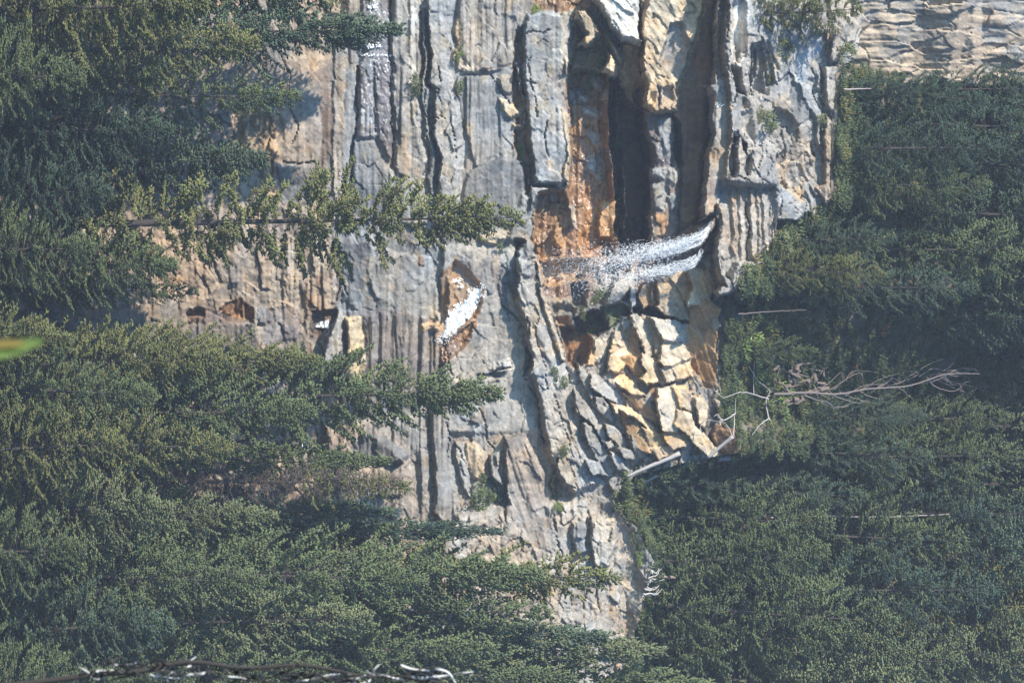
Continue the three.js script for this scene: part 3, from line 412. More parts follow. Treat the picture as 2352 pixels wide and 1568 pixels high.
pieces.forEach((p, id) => {
  const xs = p.pts.map(q => q[0]), ys = p.pts.map(q => q[1]);
  const ax = xs.reduce((s, v) => s + v) / xs.length, ay = ys.reduce((s, v) => s + v) / ys.length;
  const i0 = Math.max(0, Math.floor((Math.min(...xs) - 10 - A0) / ST)), i1 = Math.min(NA - 1, Math.ceil((Math.max(...xs) + 10 - A0) / ST));
  const j0 = Math.max(0, Math.floor((Math.min(...ys) - 10 - B0) / ST)), j1 = Math.min(NB - 1, Math.ceil((Math.max(...ys) + 10 - B0) / ST));
  const c1 = C[p.c[0]], c2 = C[p.c[1]], n = p.pts.length, sd = id * 13;
  const nrm = p.pts.map((q, i) => { const r = p.pts[(i + 1) % n], mx = (q[0] + r[0]) / 2, my = (q[1] + r[1]) / 2; let u = r[1] - q[1], v = q[0] - r[0]; const l = Math.hypot(u, v) || 1; u /= l; v /= l; return inside(p.pts, mx + u * .5, my + v * .5) ? [-u, -v] : [u, v]; });   // outward directions of the edges
  const tone = .92 + .16 * hash(id, 3, 1);
  for (let i = i0; i <= i1; i++) for (let j = j0; j <= j1; j++) {
    const k = i * NB + j, x = WA[k], y = WB[k];
    if (!inside(p.pts, x, y)) continue;
    let d = 1e9, dq = 0; for (let q = 0; q < n; q++) { const e = segD(x, y, p.pts[q], p.pts[(q + 1) % n]); if (e < d) { d = e; dq = q; } }
    const a = A0 + i * ST, b = B0 + j * ST;
    const s = a - p.dip * b + 9 * (fbm(a / 60, b / 110, 3, 2) - .5);
    const n1 = vn(s / 15, b / 260, 21), n2 = vn(s / 6.2, b / 140, 22), n3 = vn(s / 3.1, b / 70, 23);
    let z = p.z + p.ta * (a - ax) / 100 + p.tb * (b - ay) / 100;
    z += p.st * (.085 * (sm(.35, .65, n1) - .5) + .045 * (sm(.3, .7, n2) - .5) + .03 * (n3 - .5));
    const cl = cells((s + 6 * vn(a / 20, b / 20, 31)) / 30, b / 46, 40 + (id % 5)), ed = cl[1] - cl[0];
    z += p.f * (.16 * (cl[2] - .5) + .17 * (cl[3] - .5) * cl[5] + .2 * (cl[4] - .5) * cl[6]) - p.f * .08 * sm(.07, .0, ed) * sm(.48, .62, vn(a / 60, b / 60, 78));
    const cs = cells((s + 5 * vn(a / 12, b / 12, 61)) / 11, b / 17, 60);
    z += p.f * (.05 * (cs[2] - .5) + .06 * (cs[3] - .5) * cs[5] + .06 * (cs[4] - .5) * cs[6]) - p.f * .03 * sm(.1, 0, cs[1] - cs[0]) * sm(.35, .6, vn(a / 50, b / 50, 77));
    z += p.r * (.22 * (fbm(a / 70, b / 70, 71, 4) - .5) + .05 * (fbm(a / 9, b / 9, 72, 2) - .5));
    const up = nrm[dq], w = sm(0, p.e * (1 + 1.6 * Math.max(0, up[0]) + .5 * Math.max(0, -up[1])), d);
    Zf[k] = own[k] < 0 ? z : mix(Zf[k], z, w);
    own[k] = id;
    // colour: two rock colours in beds, blotches and streaks, with mineral grain
    let t = .45 * sm(.3, .7, fbm(a / 45, b / 45, sd, 4)) + .35 * sm(.3, .7, n2) + .3 * (cl[2] - .3);
    t += p.sk * .5 * (sm(.45, .7, vn(b / 7 + 3 * vn(a / 60, b / 30, 81), a / 150, 82)) - .4);
    t = Math.min(1, Math.max(0, t));
    let gr = tone * (.80 + .4 * hash(i, j, 5)) * (.86 + .28 * vn(a / 7, b / 7, 91)) * (1 - .22 * p.st * sm(.55, .8, n3) * .7) * (.9 + .2 * cl[3]);
    const warmth = 1.0 * (fbm(a / 90, b / 120, 97, 3) - .5);
    const lich = Math.max(sm(.56, .72, fbm(a / 26, b / 26, 93, 4)), .8 * sm(.52, .7, fbm(a / 95, b / 16, 94, 4)) * sm(.4, .6, vn(a / 130, b / 110, 96))), rustv = sm(.6, .78, fbm(a / 30, b / 50, 95, 4)) * (1 - .3 * p.w);
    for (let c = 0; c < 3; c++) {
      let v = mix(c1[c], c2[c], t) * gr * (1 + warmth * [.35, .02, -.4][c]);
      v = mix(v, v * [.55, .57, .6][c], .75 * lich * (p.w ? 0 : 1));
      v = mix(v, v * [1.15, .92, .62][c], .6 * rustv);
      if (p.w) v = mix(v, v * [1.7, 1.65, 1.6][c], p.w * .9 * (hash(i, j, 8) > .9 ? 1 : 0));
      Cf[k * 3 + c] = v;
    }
  }
});
for (const cr of cracks) for (let q = 0; q + 1 < cr.pts.length; q++) {
  const [u, v] = [cr.pts[q], cr.pts[q + 1]], m = cr.w + 8;
  for (let i = Math.max(0, Math.floor((Math.min(u[0], v[0]) - m - A0) / ST)); i <= Math.min(NA - 1, Math.ceil((Math.max(u[0], v[0]) + m - A0) / ST)); i++)
    for (let j = Math.max(0, Math.floor((Math.min(u[1], v[1]) - m - B0) / ST)); j <= Math.min(NB - 1, Math.ceil((Math.max(u[1], v[1]) + m - B0) / ST)); j++) {
      const k = i * NB + j, d = segD(WA[k], WB[k], u, v), w = Math.max(1.5, cr.w * (.6 + .8 * vn(WA[k] / 18, WB[k] / 18, 44))) * (vn(WA[k] / 30, WB[k] / 30, 46) < .3 ? .5 : 1);
      if (d < w) Zf[k] = Math.min(Zf[k], Zf[k] - cr.dep * sm(w, w * .3, d) * .75);
    }
}
const zAt = (a, b) => { const i = Math.min(NA - 1, Math.max(0, Math.round((a - A0) / ST))), j = Math.min(NB - 1, Math.max(0, Math.round((b - B0) / ST))); return Zf[i * NB + j]; };
// the brink of the cliff: how far up the rock goes at each place across
const brinkPts = [[-80, 2000], [130, 1960], [150, 1925], [200, 1925], [300, 1915], [440, 1912], [490, 1885], [510, 1795], [560, 1776], [600, 1742], [640, 1700], [700, 1660], [760, 1655], [870, 1645], [950, 1640], [1000, 1690], [1035, 1690], [1060, 1560], [1090, 1450], [1130, 1410], [1180, 1432], [1240, 1468], [1290, 1492], [1330, 1482], [1400, 1464], [1480, 1440], [1660, 1430]];
const brink = b => { for (let q = 0; q + 1 < brinkPts.length; q++) { const [u, v] = [brinkPts[q], brinkPts[q + 1]]; if (b <= v[0]) return mix(u[1], v[1], (b - u[0]) / (v[0] - u[0])); } return 1430; };

const cliff = new THREE.Group(); cliff.name = 'cliff'; scene.add(cliff);
tag(cliff, 'layered grey and ochre rock cliff with a wet alcove behind the fall', null, null, 'structure');
const rockMat = new THREE.MeshStandardMaterial({ vertexColors: true, roughness: 0.93 });
const wetMat = new THREE.MeshStandardMaterial({ vertexColors: true, roughness: 0.38 });
{
  const lists = new Map();
  for (let i = 0; i + 1 < NA; i++) for (let j = 0; j + 1 < NB; j++) {
    const k = i * NB + j, id = own[k]; if (id < 0) continue;
    if (own[k + 1] < 0 || own[k + NB] < 0 || own[k + NB + 1] < 0) continue;
    const a = A0 + i * ST, b = B0 + j * ST;
    if (a > brink(b) + 10 * (fbm(b / 12, 3, 6, 3) - .5) + 8) continue;
    if (!lists.has(id)) lists.set(id, []);
    lists.get(id).push(k);
  }
  const vpos = k => { const i = Math.floor(k / NB), j = k % NB; const q = 1.7; return [(B0 + j * ST - 784) / 50 + .02 * q * (hash(i, j, 14) - .5), EYE + (A0 + i * ST - 1176) / 50 + .02 * q * (hash(i, j, 15) - .5), Zf[k]]; };
  for (const [id, ks] of [...lists].sort((a, b) => a[0] - b[0])) {
    const map = new Map(), pos = [], col = [], nor = [], idx = [];
    const V = k => {
      let v = map.get(k); if (v !== undefined) return v;
      v = pos.length / 3; map.set(k, v); pos.push(...vpos(k)); col.push(Cf[k * 3], Cf[k * 3 + 1], Cf[k * 3 + 2]);
      const i = Math.floor(k / NB), j = k % NB, h = ST / 50;
      const gx = j > 0 && j < NB - 1 ? (Zf[k + 1] - Zf[k - 1]) / (2 * h) : 0, gy = i > 0 && i < NA - 1 ? (Zf[k + NB] - Zf[k - NB]) / (2 * h) : 0, l = Math.hypot(gx, gy, 1);
      nor.push(-gx / l, -gy / l, 1 / l); return v;
    };
    for (const k of ks) { const p = V(k), q = V(k + 1), r = V(k + NB), s = V(k + NB + 1); if (hash(k, 1) > .5) idx.push(p, q, s, p, s, r); else idx.push(p, q, r, q, s, r); }
    const g = new THREE.BufferGeometry();
    g.setAttribute('position', new THREE.Float32BufferAttribute(pos, 3)); g.setAttribute('normal', new THREE.Float32BufferAttribute(nor, 3)); g.setAttribute('color', new THREE.Float32BufferAttribute(col, 3)); g.setIndex(idx);
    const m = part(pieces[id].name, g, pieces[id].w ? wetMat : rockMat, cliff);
  }
}
console.log('cliff', pieces.length);

// ---------------------------------------------------------------- terrain: valley floor and the hillside above the cliff
function sheet(name, nx, nz, f, colf, label) {
  const pos = [], col = [], idx = [];
  for (let i = 0; i <= nz; i++) for (let j = 0; j <= nx; j++) { const p = f(j / nx, i / nz); pos.push(p[0], p[1], p[2]); col.push(...colf(p[0], p[1], p[2])); }
  for (let i = 0; i < nz; i++) for (let j = 0; j < nx; j++) { const p = i * (nx + 1) + j; idx.push(p, p + 1, p + nx + 2, p, p + nx + 2, p + nx + 1); }
  const g = new THREE.BufferGeometry(); g.setAttribute('position', new THREE.Float32BufferAttribute(pos, 3)); g.setAttribute('color', new THREE.Float32BufferAttribute(col, 3)); g.setIndex(idx); g.computeVertexNormals();
  const m = part(name, g, rockMat, scene); tag(m, label, null, null, 'structure'); return m;
}
const soil = (x, y, z) => { const t = fbm(x / 1.3, (y + z) / 1.3, 201, 4), s = .8 + .4 * hash(Math.round(x * 9), Math.round(z * 9), 2); return t > .5 ? [.04 * s, .042 * s, .022 * s] : [.06 * s, .048 * s, .036 * s]; };
const groundY = (x, z) => {                       // opposite slope, valley floor, foot of the cliff
  const pts = [[-2, -2.5], [6, -3.5], [30, -7], [70, -9], [120, 2], [160, 17.2], [190, 21.6], [206, 21.9], [700, 40]];
  let y = -2.5; for (let q = 0; q + 1 < pts.length; q++) if (z >= pts[q][0]) y = mix(pts[q][1], pts[q + 1][1], Math.min(1, (z - pts[q][0]) / (pts[q + 1][0] - pts[q][0])));
  return y + (z < 150 ? .8 * (fbm(x / 9, z / 9, 211, 3) - .5) : 0);
};
sheet('ground', 160, 200, (u, v) => { const s = u * 2 - 1, x = s * 30 + Math.sign(s) * Math.pow(Math.abs(s), 4) * 570, z = -1 + 61 * Math.min(1, v / .6) + (v > .6 ? Math.pow((v - .6) / .4, 1.6) * 640 : 0); return [x, groundY(x, z), z]; }, soil, 'forest floor of the valley below the cliff');
// hillside: s metres back from the brink
const hillAt = (b, s) => {
  const X = (b - 784) / 50, yb = EYE + (brink(Math.min(1640, Math.max(-70, b))) - 1176) / 50;
  const zb = zAt(brink(b) - 8, b);
  const yAll = mix(yb, mix(38.5, 31, sm(400, 1300, b)), sm(2, 9, s));
  return new THREE.Vector3(X, yAll + s * .82 + (s > .5 ? 1.0 * (fbm(X / 3, s / 3, 221, 3) - .5) * Math.min(1, s / 3) : 0) - .12 * Math.max(0, 1 - s), zb - s * .95 - 9 * sm(170, 110, b));
};
sheet('hillside', 240, 70, (u, v) => { const b = mix(-1500, 3100, u), s = v * v * 70; const p = hillAt(b, s); return [p.x, p.y, p.z]; }, (x, y, z) => { const c = soil(x, y, z), t = sm(.5, .62, fbm(x / .8, y / .8, 231, 4)); return c.map((v, i) => mix(v, [.2, .165, .13][i], .55 * t)); }, 'steep wooded hillside above the cliff');

// far pale cliff at the upper left of the scene
{
  const g = new THREE.Group(); g.name = 'far_cliff'; scene.add(g); tag(g, 'pale tan far cliff wall rising behind the trees', null, null, 'structure');
  const zc = -1.6, fz = (a, b) => { // depth of the far wall
    const c = cells(a / 95 + .4 * vn(a / 30, b / 30, 302), b / 34, 301), d = cells(a / 30, b / 9, 303), s = vn(b / 5, a / 60, 305), s2 = vn(b / 11, a / 120, 306);
    return zc + .3 * (c[2] - .5) + .3 * (c[3] - .5) * c[5] + .25 * (c[4] - .5) * c[6] - .1 * sm(.06, 0, c[1] - c[0]) + .07 * (d[2] - .5) + .035 * (sm(.3, .7, s) - .5) + .1 * (s2 - .5) + .9 * sm(2110, 2240, a) * sm(2260, 2235, a) - 1.1 * sm(2200, 2225, a + (b - 60) * .2) + .6 * (fbm(a / 60, b / 60, 307, 4) - .5) - (a - 2150) * .006 - .0095 * (b + 40) - 6 * sm(190, 214, b + 16 * (fbm(a / 40, 3, 8, 3) - .5));
  };
  const mk = (name, a0, a1, tint) => {
    const st = 2.6, na = Math.ceil((a1 - a0) / st), b0 = -220, nb = Math.ceil((215 - b0) / st), pos = [], col = [], idx = [];
    for (let i = 0; i <= na; i++) for (let j = 0; j <= nb; j++) {
      const a = a0 + i * st, b = b0 + j * st, z = fz(a, b), p = at(a, b, z); pos.push(p.x, p.y, p.z);
      const t = fbm(a / 25, b / 14, 311, 4), q = sm(.45, .6, fbm(a / 60, b / 40, 313, 3)), gr = (.75 + .5 * hash(i, j, 3)) * (.8 + .4 * vn(b / 4, a / 30, 315));
      for (let c = 0; c < 3; c++) col.push(mix(mix(C.tan[c], C.g[c], q * tint), C.cr[c], .5 * sm(.5, .75, t)) * gr);
    }
    for (let i = 0; i < na; i++) for (let j = 0; j < nb; j++) { const p = i * (nb + 1) + j; idx.push(p, p + 1, p + nb + 2, p, p + nb + 2, p + nb + 1); }
    const ge = new THREE.BufferGeometry(); ge.setAttribute('position', new THREE.Float32BufferAttribute(pos, 3)); ge.setAttribute('color', new THREE.Float32BufferAttribute(col, 3)); ge.setIndex(idx); ge.computeVertexNormals();
    part(name, ge, rockMat, g);
  };
  mk('rock_wall', 1880, 2121.8, .8); mk('rock_buttress', 2121.8, 2225.8, .3); mk('rock_wall', 2225.8, 2520, 1);
}

// ---------------------------------------------------------------- trees
const bark = new THREE.MeshStandardMaterial({ color: new THREE.Color().setRGB(.045, .036, .032), roughness: 1 });
const deadBark = std([.12, .095, .085]), paleWood = std([.36, .33, .31], .9), darkTwig = std([.03, .025, .022]);
function tubeGeo(pts, r0, r1, sides = 5) {
  const n = pts.length, pos = [], idx = [];
  for (let i = 0; i < n; i++) {
    const t = new THREE.Vector3().subVectors(pts[Math.min(n - 1, i + 1)], pts[Math.max(0, i - 1)]).normalize();
    const u = new THREE.Vector3(0, 0, 1); if (Math.abs(t.z) > .9) u.set(1, 0, 0); u.cross(t).normalize(); const v = new THREE.Vector3().crossVectors(t, u), r = mix(r0, r1, i / (n - 1));
    for (let k = 0; k < sides; k++) { const f = k / sides * Math.PI * 2; pos.push(pts[i].x + r * (Math.cos(f) * u.x + Math.sin(f) * v.x), pts[i].y + r * (Math.cos(f) * u.y + Math.sin(f) * v.y), pts[i].z + r * (Math.cos(f) * u.z + Math.sin(f) * v.z)); }
  }
  for (let i = 0; i + 1 < n; i++) for (let k = 0; k < sides; k++) { const p = i * sides + k, q = i * sides + (k + 1) % sides; idx.push(p, q, q + sides, p, q + sides, p + sides); }
  const c0 = pos.length / 3; pos.push(pts[0].x, pts[0].y, pts[0].z, pts[n - 1].x, pts[n - 1].y, pts[n - 1].z);
  for (let k = 0; k < sides; k++) idx.push(c0, (k + 1) % sides, k, c0 + 1, (n - 1) * sides + k, (n - 1) * sides + (k + 1) % sides);
  const g = new THREE.BufferGeometry(); g.setAttribute('position', new THREE.Float32BufferAttribute(pos, 3)); g.setIndex(idx); g.computeVertexNormals(); return g;
}
// foliage: every twig is a slim brush of needles (a three-sided spindle), set on fans of side twigs
const noLeaves = () => ({ pos: [], col: [], idx: [] });
const leafGeo = F => { const g = new THREE.BufferGeometry(); g.setAttribute('position', new THREE.Float32BufferAttribute(F.pos, 3)); g.setAttribute('color', new THREE.Float32BufferAttribute(F.col, 3)); g.setIndex(F.idx); g.computeVertexNormals(); return g; };
function brush(F, px, py, pz, dx, dy, dz, L, w, tint) {
  const l = Math.hypot(dx, dy, dz) || 1; dx /= l; dy /= l; dz /= l;
  let ux = dz, uy = 0, uz = -dx; const ul = Math.hypot(ux, uz); if (ul < .1) { ux = 1; uz = 0; } else { ux /= ul; uz /= ul; }
  const vx = dy * uz, vy = dz * ux - dx * uz, vz = -dy * ux, k = F.pos.length / 3, f0 = rr(0, 6.28), m = rr(.3, .5) * L;
  F.pos.push(px, py, pz);
  for (let q = 0; q < 3; q++) { const f = f0 + q * 2.094, c = Math.cos(f) * w, e = Math.sin(f) * w; F.pos.push(px + dx * m + c * ux + e * vx, py + dy * m + e * vy, pz + dz * m + c * uz + e * vz); }
  F.pos.push(px + dx * L, py + dy * L, pz + dz * L);
  const g = tint * rr(.72, 1.28), r = rr(.88, 1.2), b = rr(.8, 1.1); for (let q = 0; q < 5; q++) F.col.push(g * r, g, g * b);
  for (let q = 1; q <= 3; q++) { const n = q % 3 + 1; F.idx.push(k, k + n, k + q, k + 4, k + q, k + n); }
}
function bunch(F, c, out, R, n, len, tint) {
  for (let k = 0; k < n; k++) {
    let x, y, z; do { x = rr(-1, 1); y = rr(-1, 1); z = rr(-1, 1); } while (x * x + y * y + z * z > 1);
    brush(F, c.x + x * R, c.y + y * R * .7, c.z + z * R, x * .9 + out.x * .8 + rr(-.5, .5), y * .6 + out.y * .8 + rr(-.2, .7), z * .9 + out.z * .8 + rr(-.5, .5), len * rr(.7, 1.4), len * rr(.14, .22), tint);
  }
}
function spruceShape(o) {
  const { H, R, from = .12, gap = .5, per = 5, droop = .25, open = .25, sparse = 0, round = 3, lean = .02, tw = .13, fat = 1, hang = .35, side: sd = .42 } = o;
  const ax = y => new THREE.Vector3(lean * H * Math.sin(y / H * 3 + o.s) * .5, y, lean * H * Math.sin(y / H * 2.3 + o.s * 2) * .5);
  const trunkPts = []; for (let i = 0; i <= 14; i++) trunkPts.push(ax(H * i / 14 * .985));
  const trunk = tubeGeo(trunkPts, H * .0095, .012, 7);
  const limbs = [], F = noLeaves();
  for (let y = H * from; y < H - .1; y += gap * rr(.7, 1.3) * (y > H * .85 ? .55 : 1)) {
    const t = 1 - y / H, prof = Math.min(1, Math.pow(t * round, .8)) * (1 - .25 * Math.max(0, t - .6)), a0 = rr(0, 6.28), m = Math.max(3, Math.round(per * rr(.75, 1.25)));
    const whorl = rr(.62, 1.15);
    for (let q = 0; q < m; q++) {
      if (rnd() < sparse) continue;
      const az = a0 + q / m * 6.28 + rr(-.4, .4), L = Math.max(.2, R * prof * whorl * rr(.6, 1.15)), up = mix(.9, .1, Math.min(1, t * 3.2)) + rr(-.34, .34);
      const d = new THREE.Vector3(Math.cos(az), 0, Math.sin(az)), o0 = ax(y), bend = rr(-.25, .25);
      const bp = v => new THREE.Vector3(o0.x + (d.x * v - d.z * bend * v * v) * L, o0.y + L * (up * v - droop * Math.sin(v * 2.6) * .55 + droop * .75 * v * v * v), o0.z + (d.z * v + d.x * bend * v * v) * L);
      limbs.push(tubeGeo([0, .35, .7, 1].map(bp), Math.max(.008, L * .011), .004, 3));
      const tint = rr(.75, 1.2), lumps = rr(0, 9);
      for (let v = Math.min(open, 1 - .18 / L); v < 1; v += tw / L * rr(.7, 1.3)) {
        const c = bp(v), thick = 1.75 * vn(v * L * 2 + lumps, lumps, 33) - .05 + .5 * sm(.8, 1, v); if (thick < .3) continue;
        for (const e of [-1, 1]) {
          const tl = (sd * L * Math.min(1, (v - open) * 2.5 + .35) * (1.12 - v) + .1) * thick * rr(.7, 1.2), fw = .75, dx = d.x * fw - d.z * e, dz = d.z * fw + d.x * e, dy = rr(-hang, .45), nk = Math.max(1, Math.round(tl / .1));
          const n = Math.hypot(dx, dy, dz);
          for (let k = 0; k < nk; k++) {          // brushes along the side twig, turning out and up
            const w = k / nk * tl, x = c.x + dx / n * w, yy = c.y + dy / n * w - hang * .5 * w * w, z = c.z + dz / n * w, f = (k % 2 ? 1 : -1) * rr(.2, .8);
            brush(F, x, yy, z, dx / n + d.x * .4 - dz * f * .6 + rr(-.45, .45), dy / n + rr(-.35, .8), dz / n + d.z * .4 + dx * f * .6 + rr(-.45, .45), rr(.15, .27), rr(.022, .038) * fat, tint);
          }
        }
        if (rnd() < .7) brush(F, c.x, c.y, c.z, d.x + rr(-.5, .5), rr(.1, 1.1), d.z + rr(-.5, .5), rr(.14, .25), rr(.024, .038) * fat, tint * 1.05);
        if (rnd() < hang) brush(F, c.x, c.y, c.z, d.x * .5 + rr(-.3, .3), -rr(.4, 1), d.z * .5 + rr(-.3, .3), rr(.15, .3), rr(.022, .034) * fat, tint * .95);
      }
      const e = bp(1); brush(F, e.x, e.y, e.z, d.x, up * .4 + .4, d.z, .22, .03 * fat, tint);
    }
  }
  bunch(F, new THREE.Vector3(ax(H).x, H - .25, ax(H).z), new THREE.Vector3(0, 1.2, 0), .1, 16, .2, 1);
  return { H, R, trunk, limbs: mergeGeometries(limbs), crown: leafGeo(F) };
}
const leafMat = {};
for (const [k, c] of Object.entries({ olive: [.12, .13, .042], green: [.086, .115, .045], blue: [.058, .092, .054], dark: [.04, .07, .042], pale: [.118, .14, .064], brown: [.11, .085, .075], autumn: [.3, .13, .04], bright: [.13, .19, .05], fresh: [.16, .22, .055] }))
  leafMat[k] = new THREE.MeshStandardMaterial({ color: new THREE.Color().setRGB(...c), roughness: .85, vertexColors: true });
const shapes = {
  hero: spruceShape({ H: 27, R: 2.3, gap: .42, per: 6, droop: .16, open: .3, sparse: .15, hang: .5, round: 3.4, from: .25, s: 1, lean: .012, fat: 1.7, side: .44, tw: .085 }),
  full: spruceShape({ H: 24, R: 2.5, gap: .4, per: 8, droop: .3, open: .3, round: 3, from: .28, s: 2, fat: 1.8, tw: .105 }),
  slim: spruceShape({ H: 20, R: 1.7, gap: .34, per: 8, droop: .4, round: 3.4, from: .25, s: 3, fat: 1.6, tw: .095 }),
  wide: spruceShape({ H: 26, R: 3.0, gap: .48, per: 8, droop: .32, open: .4, round: 2.6, from: .3, s: 4, fat: 2, tw: .115 }),
  loose: spruceShape({ H: 22, R: 2.4, gap: .45, per: 6, droop: .35, open: .3, sparse: .15, round: 2.6, from: .25, s: 5, side: .44, fat: 1.7, tw: .095 }),
  hillA: spruceShape({ H: 15, R: 2.5, gap: .78, per: 8, droop: .5, open: .35, round: 2.6, from: .06, s: 6, fat: 1.8, hang: .6, tw: .11 }),
  hillB: spruceShape({ H: 13, R: 2.1, gap: .7, per: 8, droop: .55, open: .3, round: 2.9, from: .06, s: 7, fat: 1.8, hang: .6, tw: .11 }),
};
for (const k in shapes) console.log(k, shapes[k].crown.index.count / 3);
function tree(name, shape, base, h, turn, leaf, label, group, leanX = 0) {
  const s = shapes[shape], g = thing(name, label, 'tree', base, group), k = h / s.H;
  g.scale.setScalar(k); g.rotation.set(0, turn, leanX, 'ZYX');
  part('trunk', s.trunk, bark, g); part('branches', s.limbs, bark, g); part('crown', s.crown, leafMat[leaf], g); return g;
}
// spruces below and in front of the cliff: tip (up, across), depth, shape, colour, half width (units), turn, label
const low = [
  [925, 62, 7, 'slim', 'blue', 75, 3, 'bluish spruce whose top crosses the wet chute at the photo\'s top edge'],
  [960, -50, 6, 'full', 'green', 110, 1, 'big spruce cut by the photo\'s top edge beside the wet chute'],
  [600, 110, 12, 'wide', 'olive', 120, 2, 'broad olive spruce filling the photo\'s top left corner'],
  [480, 10, 16, 'full', 'olive', 130, 5, 'spruce cut by the photo\'s top edge in front of the olive one'],
  [692, 213, 9, 'loose', 'green', 85, 0, 'loose spruce with its tip against the smooth tan wall'],
  [612, 372, 8, 'slim', 'blue', 95, 4, 'dense dark spruce with a pointed tip below the ochre patch'],
  [400, 290, 13, 'full', 'dark', 100, 3, 'dark spruce behind the dense pointed one'],
  [260, 450, 14, 'full', 'dark', 100, 1, 'shaded spruce low in front of the tall sparse one'],
  [1203, 506, 9.6, 'hero', 'olive', 110, 0, 'tall sparse spruce with bare dark trunk in front of the cliff'],
  [410, 605, 11, 'full', 'green', 95, 2, 'rounded green spruce beside the foot of the tall sparse one'],
  [455, 668, 9, 'loose', 'green', 50, 1, 'thin spruce with drooping twigs beside the pink slab'],
  [220, 570, 16, 'wide', 'green', 110, 4, 'lowest spruce under the tall sparse one'],
  [735, 818, 9, 'full', 'olive', 75, 3, 'sunlit olive spruce with its tip at the ochre rock tooth'],
  [540, 840, 12, 'full', 'olive', 90, 0, 'spruce in front of the brown recess and pink slab'],
  [1158, 905, 7, 'full', 'green', 105, 5, 'tall dense spruce pointing at the diagonal buttress'],
  [730, 950, 11, 'wide', 'green', 115, 1, 'wide spruce in front of the tall dense one'],
  [890, 1052, 7.5, 'slim', 'green', 55, 2, 'slim spruce in front of the dark oval boulder'],
  [540, 1020, 13, 'wide', 'olive', 115, 5, 'broad spruce between the tall dense one and the dead brown one'],
  [905, 1172, 7, 'slim', 'blue', 50, 1, 'bluish slim spruce next to the dead brown one'],
  [640, 1180, 11, 'full', 'pale', 75, 4, 'pale spruce with lit edge above the dark gap'],
  [1150, 1222, 6, 'slim', 'dark', 42, 0, 'dark narrow spruce edging the shaded gap'],
  [1425, 1335, 5, 'loose', 'olive', 120, 2, 'tallest spruce on the right wall with an open spindly top'],
  [1250, 1310, 7, 'full', 'green', 105, 3, 'green spruce just under the spindly topped one'],
  [980, 1320, 11, 'wide', 'green', 110, 5, 'middle spruce of the dense stand below the right wall'],
  [1270, 1405, 7, 'loose', 'green', 95, 1, 'spruce whose top reaches the shaded end of the right wall'],
  [1530, 1500, 5, 'full', 'pale', 85, 1, 'pale spruce reaching furthest up beside the photo\'s bottom edge'],
  [1150, 1490, 8, 'wide', 'green', 110, 4, 'wide spruce behind the dead twigs'],
  [860, 1430, 12, 'wide', 'pale', 110, 2, 'pale wide spruce in front of the dense stand'],
  [610, 1330, 15, 'wide', 'green', 110, 0, 'green spruce under the pale wide one'],
  [400, 1160, 16, 'full', 'pale', 110, 3, 'pale spruce low under the dead brown one'],
  [290, 1030, 18, 'wide', 'olive', 115, 2, 'lowest olive spruce at the photo\'s left edge'],
  [360, 900, 17, 'wide', 'green', 110, 0, 'green spruce low between the pink slab and the photo\'s left edge'],
  [400, 1440, 17, 'full', 'blue', 105, 5, 'bluish spruce low near the photo\'s bottom left corner'],
  [200, 1270, 20, 'wide', 'green', 115, 1, 'lowest spruce near the photo\'s bottom left corner'],
  [760, 1545, 13, 'wide', 'green', 110, 3, 'spruce cut by the photo\'s bottom edge among the dead twigs'],
  [1640, 1570, 4, 'full', 'green', 90, 2, 'spruce in the corner where hillside meets the photo\'s bottom edge'],
  [1400, 1455, 5.5, 'full', 'blue', 80, 4, 'bluish spruce between the right wall and the pale spruce'],
  [1330, 1560, 7, 'wide', 'green', 100, 1, 'spruce behind the tips of the dead twigs at the photo\'s bottom edge'],
  [300, 1580, 20, 'wide', 'green', 120, 2, 'spruce in the photo\'s bottom left corner'],
  [200, 170, 20, 'wide', 'green', 120, 5, 'lowest spruce in the photo\'s top left corner'],
  [160, 790, 19, 'slim', 'olive', 70, 5, 'small olive spruce below the pink slab at the photo\'s left edge'],
];
for (const [a, b, z, sh, leaf, half, turn, label] of low) {
  const tip = at(a, b, z), y0 = groundY(tip.x, z) - .2, h = tip.y - y0;
  const g = tree('spruce_tree', sh, new THREE.Vector3(tip.x, y0, z), h, turn, leaf, label, 'spruces below the cliff', 0);
  g.scale.x = g.scale.z = half / 50 / shapes[sh].R * 1.05;
}
// dead brown spruce
{
  seed = 501; const tip = at(930, 1112, 8.5), y0 = groundY(tip.x, 8.5) - .2, h = tip.y - y0;
  const s = spruceShape({ H: h, R: 1.1, gap: .3, per: 6, droop: .4, open: .2, round: 4, from: .15, s: 9, lean: .01, fat: .6, sparse: .1 });
  const g = thing('dead_spruce', 'dying spruce with brown crown and a green top beside the oval boulder', 'tree', new THREE.Vector3(tip.x, y0, 8.5), 'spruces below the cliff');
  part('trunk', s.trunk, bark, g); part('branches', s.limbs, deadBark, g); part('crown', s.crown, leafMat.brown, g);
  const t = spruceShape({ H: 4.6, R: .85, gap: .28, per: 4, droop: .2, open: .2, round: 2.4, from: .02, s: 10, lean: 0 });
  const gm = part('green_top', t.crown, leafMat.olive, g); gm.position.set(.12, h - 4.4, .35); tag(gm, 'living green top of the brown tree');
}
